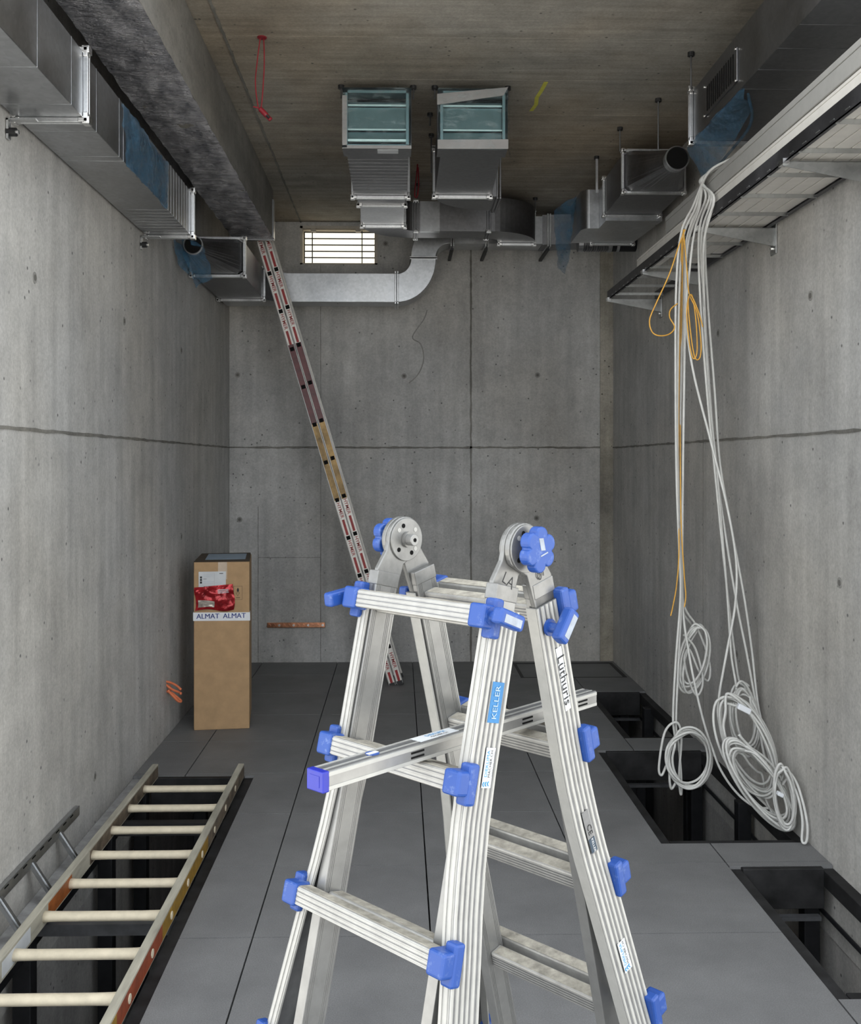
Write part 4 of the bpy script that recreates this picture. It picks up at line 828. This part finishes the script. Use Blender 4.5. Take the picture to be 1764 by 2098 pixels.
# hinges
def disc(c, axis, r, t, n=40): return MB().cyl(c-axis*t/2, c+axis*t/2, r, n)
for sg in (-1, 1):
    hc = LC+av*sg*.1545
    for l, (u0, u1) in ((1, (.1445, .155)), (2, (.155, .1655))):
        dd, nn = LEAF[l]; pts = []
        for k in range(15):         # rounded head on the far side of the arm, then down into the stile
            t = math.radians(250-k*(250-40)/14); pts.append((math.cos(t+math.pi)*-.0435*-1 if False else -.0455*math.sin(t-math.radians(60)), .0455*math.cos(t-math.radians(60))))
        pts = [(.0465*math.cos(math.radians(t)), .0465*math.sin(math.radians(t))) for t in range(285, 70, -12)]
        outl = [(.062, .062), (.135, .062), (.135, .004), (.052, .004), (.036, -.022)]+[p for p in pts if True]
        # outline in (s, n): stile socket, then round the head
        outl = [(.135, .004), (.135, .062), (.068, .062), (.030, .046)]+[(.0465*math.cos(math.radians(t)), .0465*math.sin(math.radians(t))) for t in range(75, 300, 12)]+[(.050, -.006)]
        MB().prism([LP(l, sg*u0, s, n) for (s, n) in outl], av*sg*(u1-u0)).build('hinge_arm', M['hinge'], lad4, bevel=.002)
        sweep(l, sg, [(.1405, .003), (.167, .003), (.167, .063), (.1405, .063)], [(.072, 0), (.10, 0)]).build('hinge_socket', M['hinge'], lad4, bevel=.0015)
    for (uu, tt, side) in ((.1425, .004, -1), (.1675, .004, 1)):
        dc = disc(LC+av*sg*uu, av, .0435, tt).build('hinge_disc', M['hinge'], lad4, bevel=.001)
        face = LC+av*sg*(uu+side*tt/2)
        e1 = UP; e2 = av.cross(UP)
        for a in (20, 48, 130, 205, 230, 310):
            p = face+(e1*math.cos(math.radians(a))+e2*math.sin(math.radians(a)))*.030
            disc(p, av, .0046, .0014, 14).build('hinge_hole', M['hole'] if a in (20, 130, 205) else M['alu_rib'], dc)
    # bolt on the inner face, star knob on the outer face
    bi = LC+av*sg*.140
    bo = MB().cyl(bi, bi-av*sg*.006, .016, 20).build('bolt_boss', M['hinge'], lad4)
    MB().cyl(bi, bi-av*sg*.022, .0115, 20).build('bolt', M['alu'], bo, bevel=.001); MB().cyl(bi-av*sg*.0221, bi-av*sg*.0226, .0045, 6).build('hex_socket', M['hole'], bo)
    ko = LC+av*sg*.170
    kn = MB().cyl(ko, ko+av*sg*.012, .016, 18).build('knob_neck', M['blue'], lad4)
    e1, e2 = UP, av.cross(UP); pts = []
    for k in range(60):
        a = 2*math.pi*k/60; r = .030+.0115*abs(math.cos(3*a+.3))**.55; pts.append(ko+av*sg*.012+(e1*math.cos(a)*r+e2*math.sin(a)*r))
    MB().prism(pts, av*sg*.022).build('star_knob', M['blue'], kn, bevel=.005, seg=3)
    if sg > 0:
        MB().obox(ko+av*.0345+UP*.010, av*.0004, UP*.011+e2*.003, e2*.006).build('knob_wear', M['scuff'], kn)
        MB().obox(ko+av*.0345-UP*.008-e2*.006, av*.0004, UP*.003-e2*.010, UP*.001+e2*.0008).build('knob_wear', M['scuff'], kn)
d2 = LEAF[2][0]; n2 = LEAF[2][1]; d1 = LEAF[1][0]; n1 = LEAF[1][1]
text('marker_writing', 'LA', LP(1, .1452+.021, .064, .036)+av*.001, -n1*.75-d1*.25+d1*.5, -d1+(-n1)*.1, .030, M['ink_black'], lad4)
text('marker_writing', '07', LP(2, .1665, .058, .030)+av*.001, n2*.95-d2*.4, -d2, .026, M['ink_black'], lad4)
# stickers on the ribbed faces
def sticker(l, s0, s1_, n0, n1_, mat, name='sticker', lift=0):
    du0, du1 = flare(s0)+lift, flare(s1_)+lift; u = .1724
    return MB().hexa([LP(l, u+du0, s0, n0), LP(l, u+du0+.0006, s0, n0), LP(l, u+du0+.0006, s0, n1_), LP(l, u+du0, s0, n1_), LP(l, u+du1, s1_, n0), LP(l, u+du1+.0006, s1_, n0), LP(l, u+du1+.0006, s1_, n1_), LP(l, u+du1, s1_, n1_)]).build(name, M[mat], lad4)
def on(l, s, n): return LP(l, .1742+flare(s), s, n)
def down(l, s): return (on(l, s+.05, .03)-on(l, s-.05, .03)).normalized()
st = sticker(1, .24, .31, .012, .043, 'sticker_blue'); text('lettering', 'KELLER', on(1, .275, .028), -down(1, .275), n1, .018, M['grey_letter'], st)
def klima(l, s0, s1_, na, nb, U):
    st = sticker(l, s0, s1_, na, nb, 'white_label'); dn = down(l, (s0+s1_)/2); c = (na+nb)/2; q = 1 if U.dot(LEAF[l][1]) > 0 else -1
    sm = s0+(s1_-s0)*.40
    text('lettering', 'DIEKLIMA', on(l, sm, c+q*.0055), -dn, U, .0105, M['ink_cyan'], st); text('lettering', 'MACHER.CH', on(l, sm, c-q*.003), -dn, U, .0082, M['ink_black'], st); text('lettering', 'Wohlfühlen . Frische . Energieeffizienz', on(l, sm, c-q*.010), -dn, U, .0028, M['ink_black'], st)
    for k in range(3):
        p = on(l, s1_-.010-.0005*k, c+q*(.007-.006*k)); w_ = [p+dn*(.006-.006*t)*1.2+U*(.003*math.sin(t*3)) for t in [i/6 for i in range(7)]]
        MB().tube(w_, .0009, 5).build('logo_wave', M['ink_cyan'], st)
klima(1, .352, .420, .010, .034, n1)
klima(2, .805, .865, .022, .046, -n2)
st = sticker(2, .205, .33, .030, .047, 'white_label'); text('lettering', 'Lüthuris', on(2, .27, .0385), down(2, .27), n2, .030, M['ink_black'], st)
st = sticker(2, .535, .620, .020, .040, 'alu_groove', 'rating_plate'); text('lettering', 'CE', on(2, .573, .031), down(2, .573), n2, .018, M['ink_black'], st)
lb = sticker(2, .590, .617, .021, .039, 'logo_blue', 'brand_label', .0012); text('lettering', 'KELLER', LP(2, .1750+flare(.6035), .6035, .030), down(2, .60), n2, .0085, M['white_label'], lb)

# ================================================================== spirit level across the rungs
d = thing('spirit_level', 'long aluminium spirit level with a blue end cap lying across the step ladder rungs', 'spirit level', (.13, 1.87, 1.08))
A, Bq = V((-.125, 1.588, 1.101)), V((.405, 2.132, 1.101)); t = (Bq-A).normalized(); sd = V((t.y, -t.x, 0)); hw, hh = .0185, .0155; mid = (A+Bq)/2; hl = (Bq-A)/2
bd = MB().obox(mid, hl, sd*hw, UP*hh).build('level_body', M['alu'], d, bevel=.002)
for (o_, w_) in ((-.014, .0025), (-.004, .0035), (.006, .002), (.0135, .003)): MB().obox(mid+UP*hh+sd*o_, hl*.995, sd*w_, UP*.0008).build('top_rib', M['alu_rib'] if w_ < .003 else M['alu_groove'], bd)
for o_ in (-.011, .011): MB().obox(mid+sd*hw+UP*o_, hl*.995, sd*.0008, UP*.003).build('side_rib', M['alu_rib'], bd)
MB().obox(A-t*.004, t*.007, sd*(hw+.0012), UP*(hh+.0012)).build('end_cap', M['blue_deep'], d, bevel=.002)
MB().obox(A-t*.0112, t*.0004, sd*.011, UP*.009).build('cap_recess', M['blue_deep'], d)
for f_ in (.27, .68, .93):
    for o_ in (-.004, .004): MB().obox(A+(Bq-A)*f_+sd*(hw+.0006)+UP*o_, t*.016, sd*.0006, UP*.0016).build('slot', M['hole'], bd)
vi = MB().cyl(A+t*.115+UP*(hh-.001), A+t*.115+UP*(hh+.0016), .012, 20).build('vial_housing', M['blue'], d); MB().obox(A+t*.115+UP*(hh+.0018), t*.011, sd*.004, UP*.0008).build('vial', M['white_label'], vi)
st = MB().obox(A+t*.27+UP*(hh+.0012), t*.05, sd*.013, UP*.0004).build('sticker', M['white_label'], d)
text('lettering', 'DIEKLIMA', A+t*.275+UP*(hh+.0020)-sd*.004, t, -sd, .012, M['ink_cyan'], st); text('lettering', 'MACHER.CH', A+t*.275+UP*(hh+.0020)+sd*.006, t, -sd, .008, M['ink_black'], st)
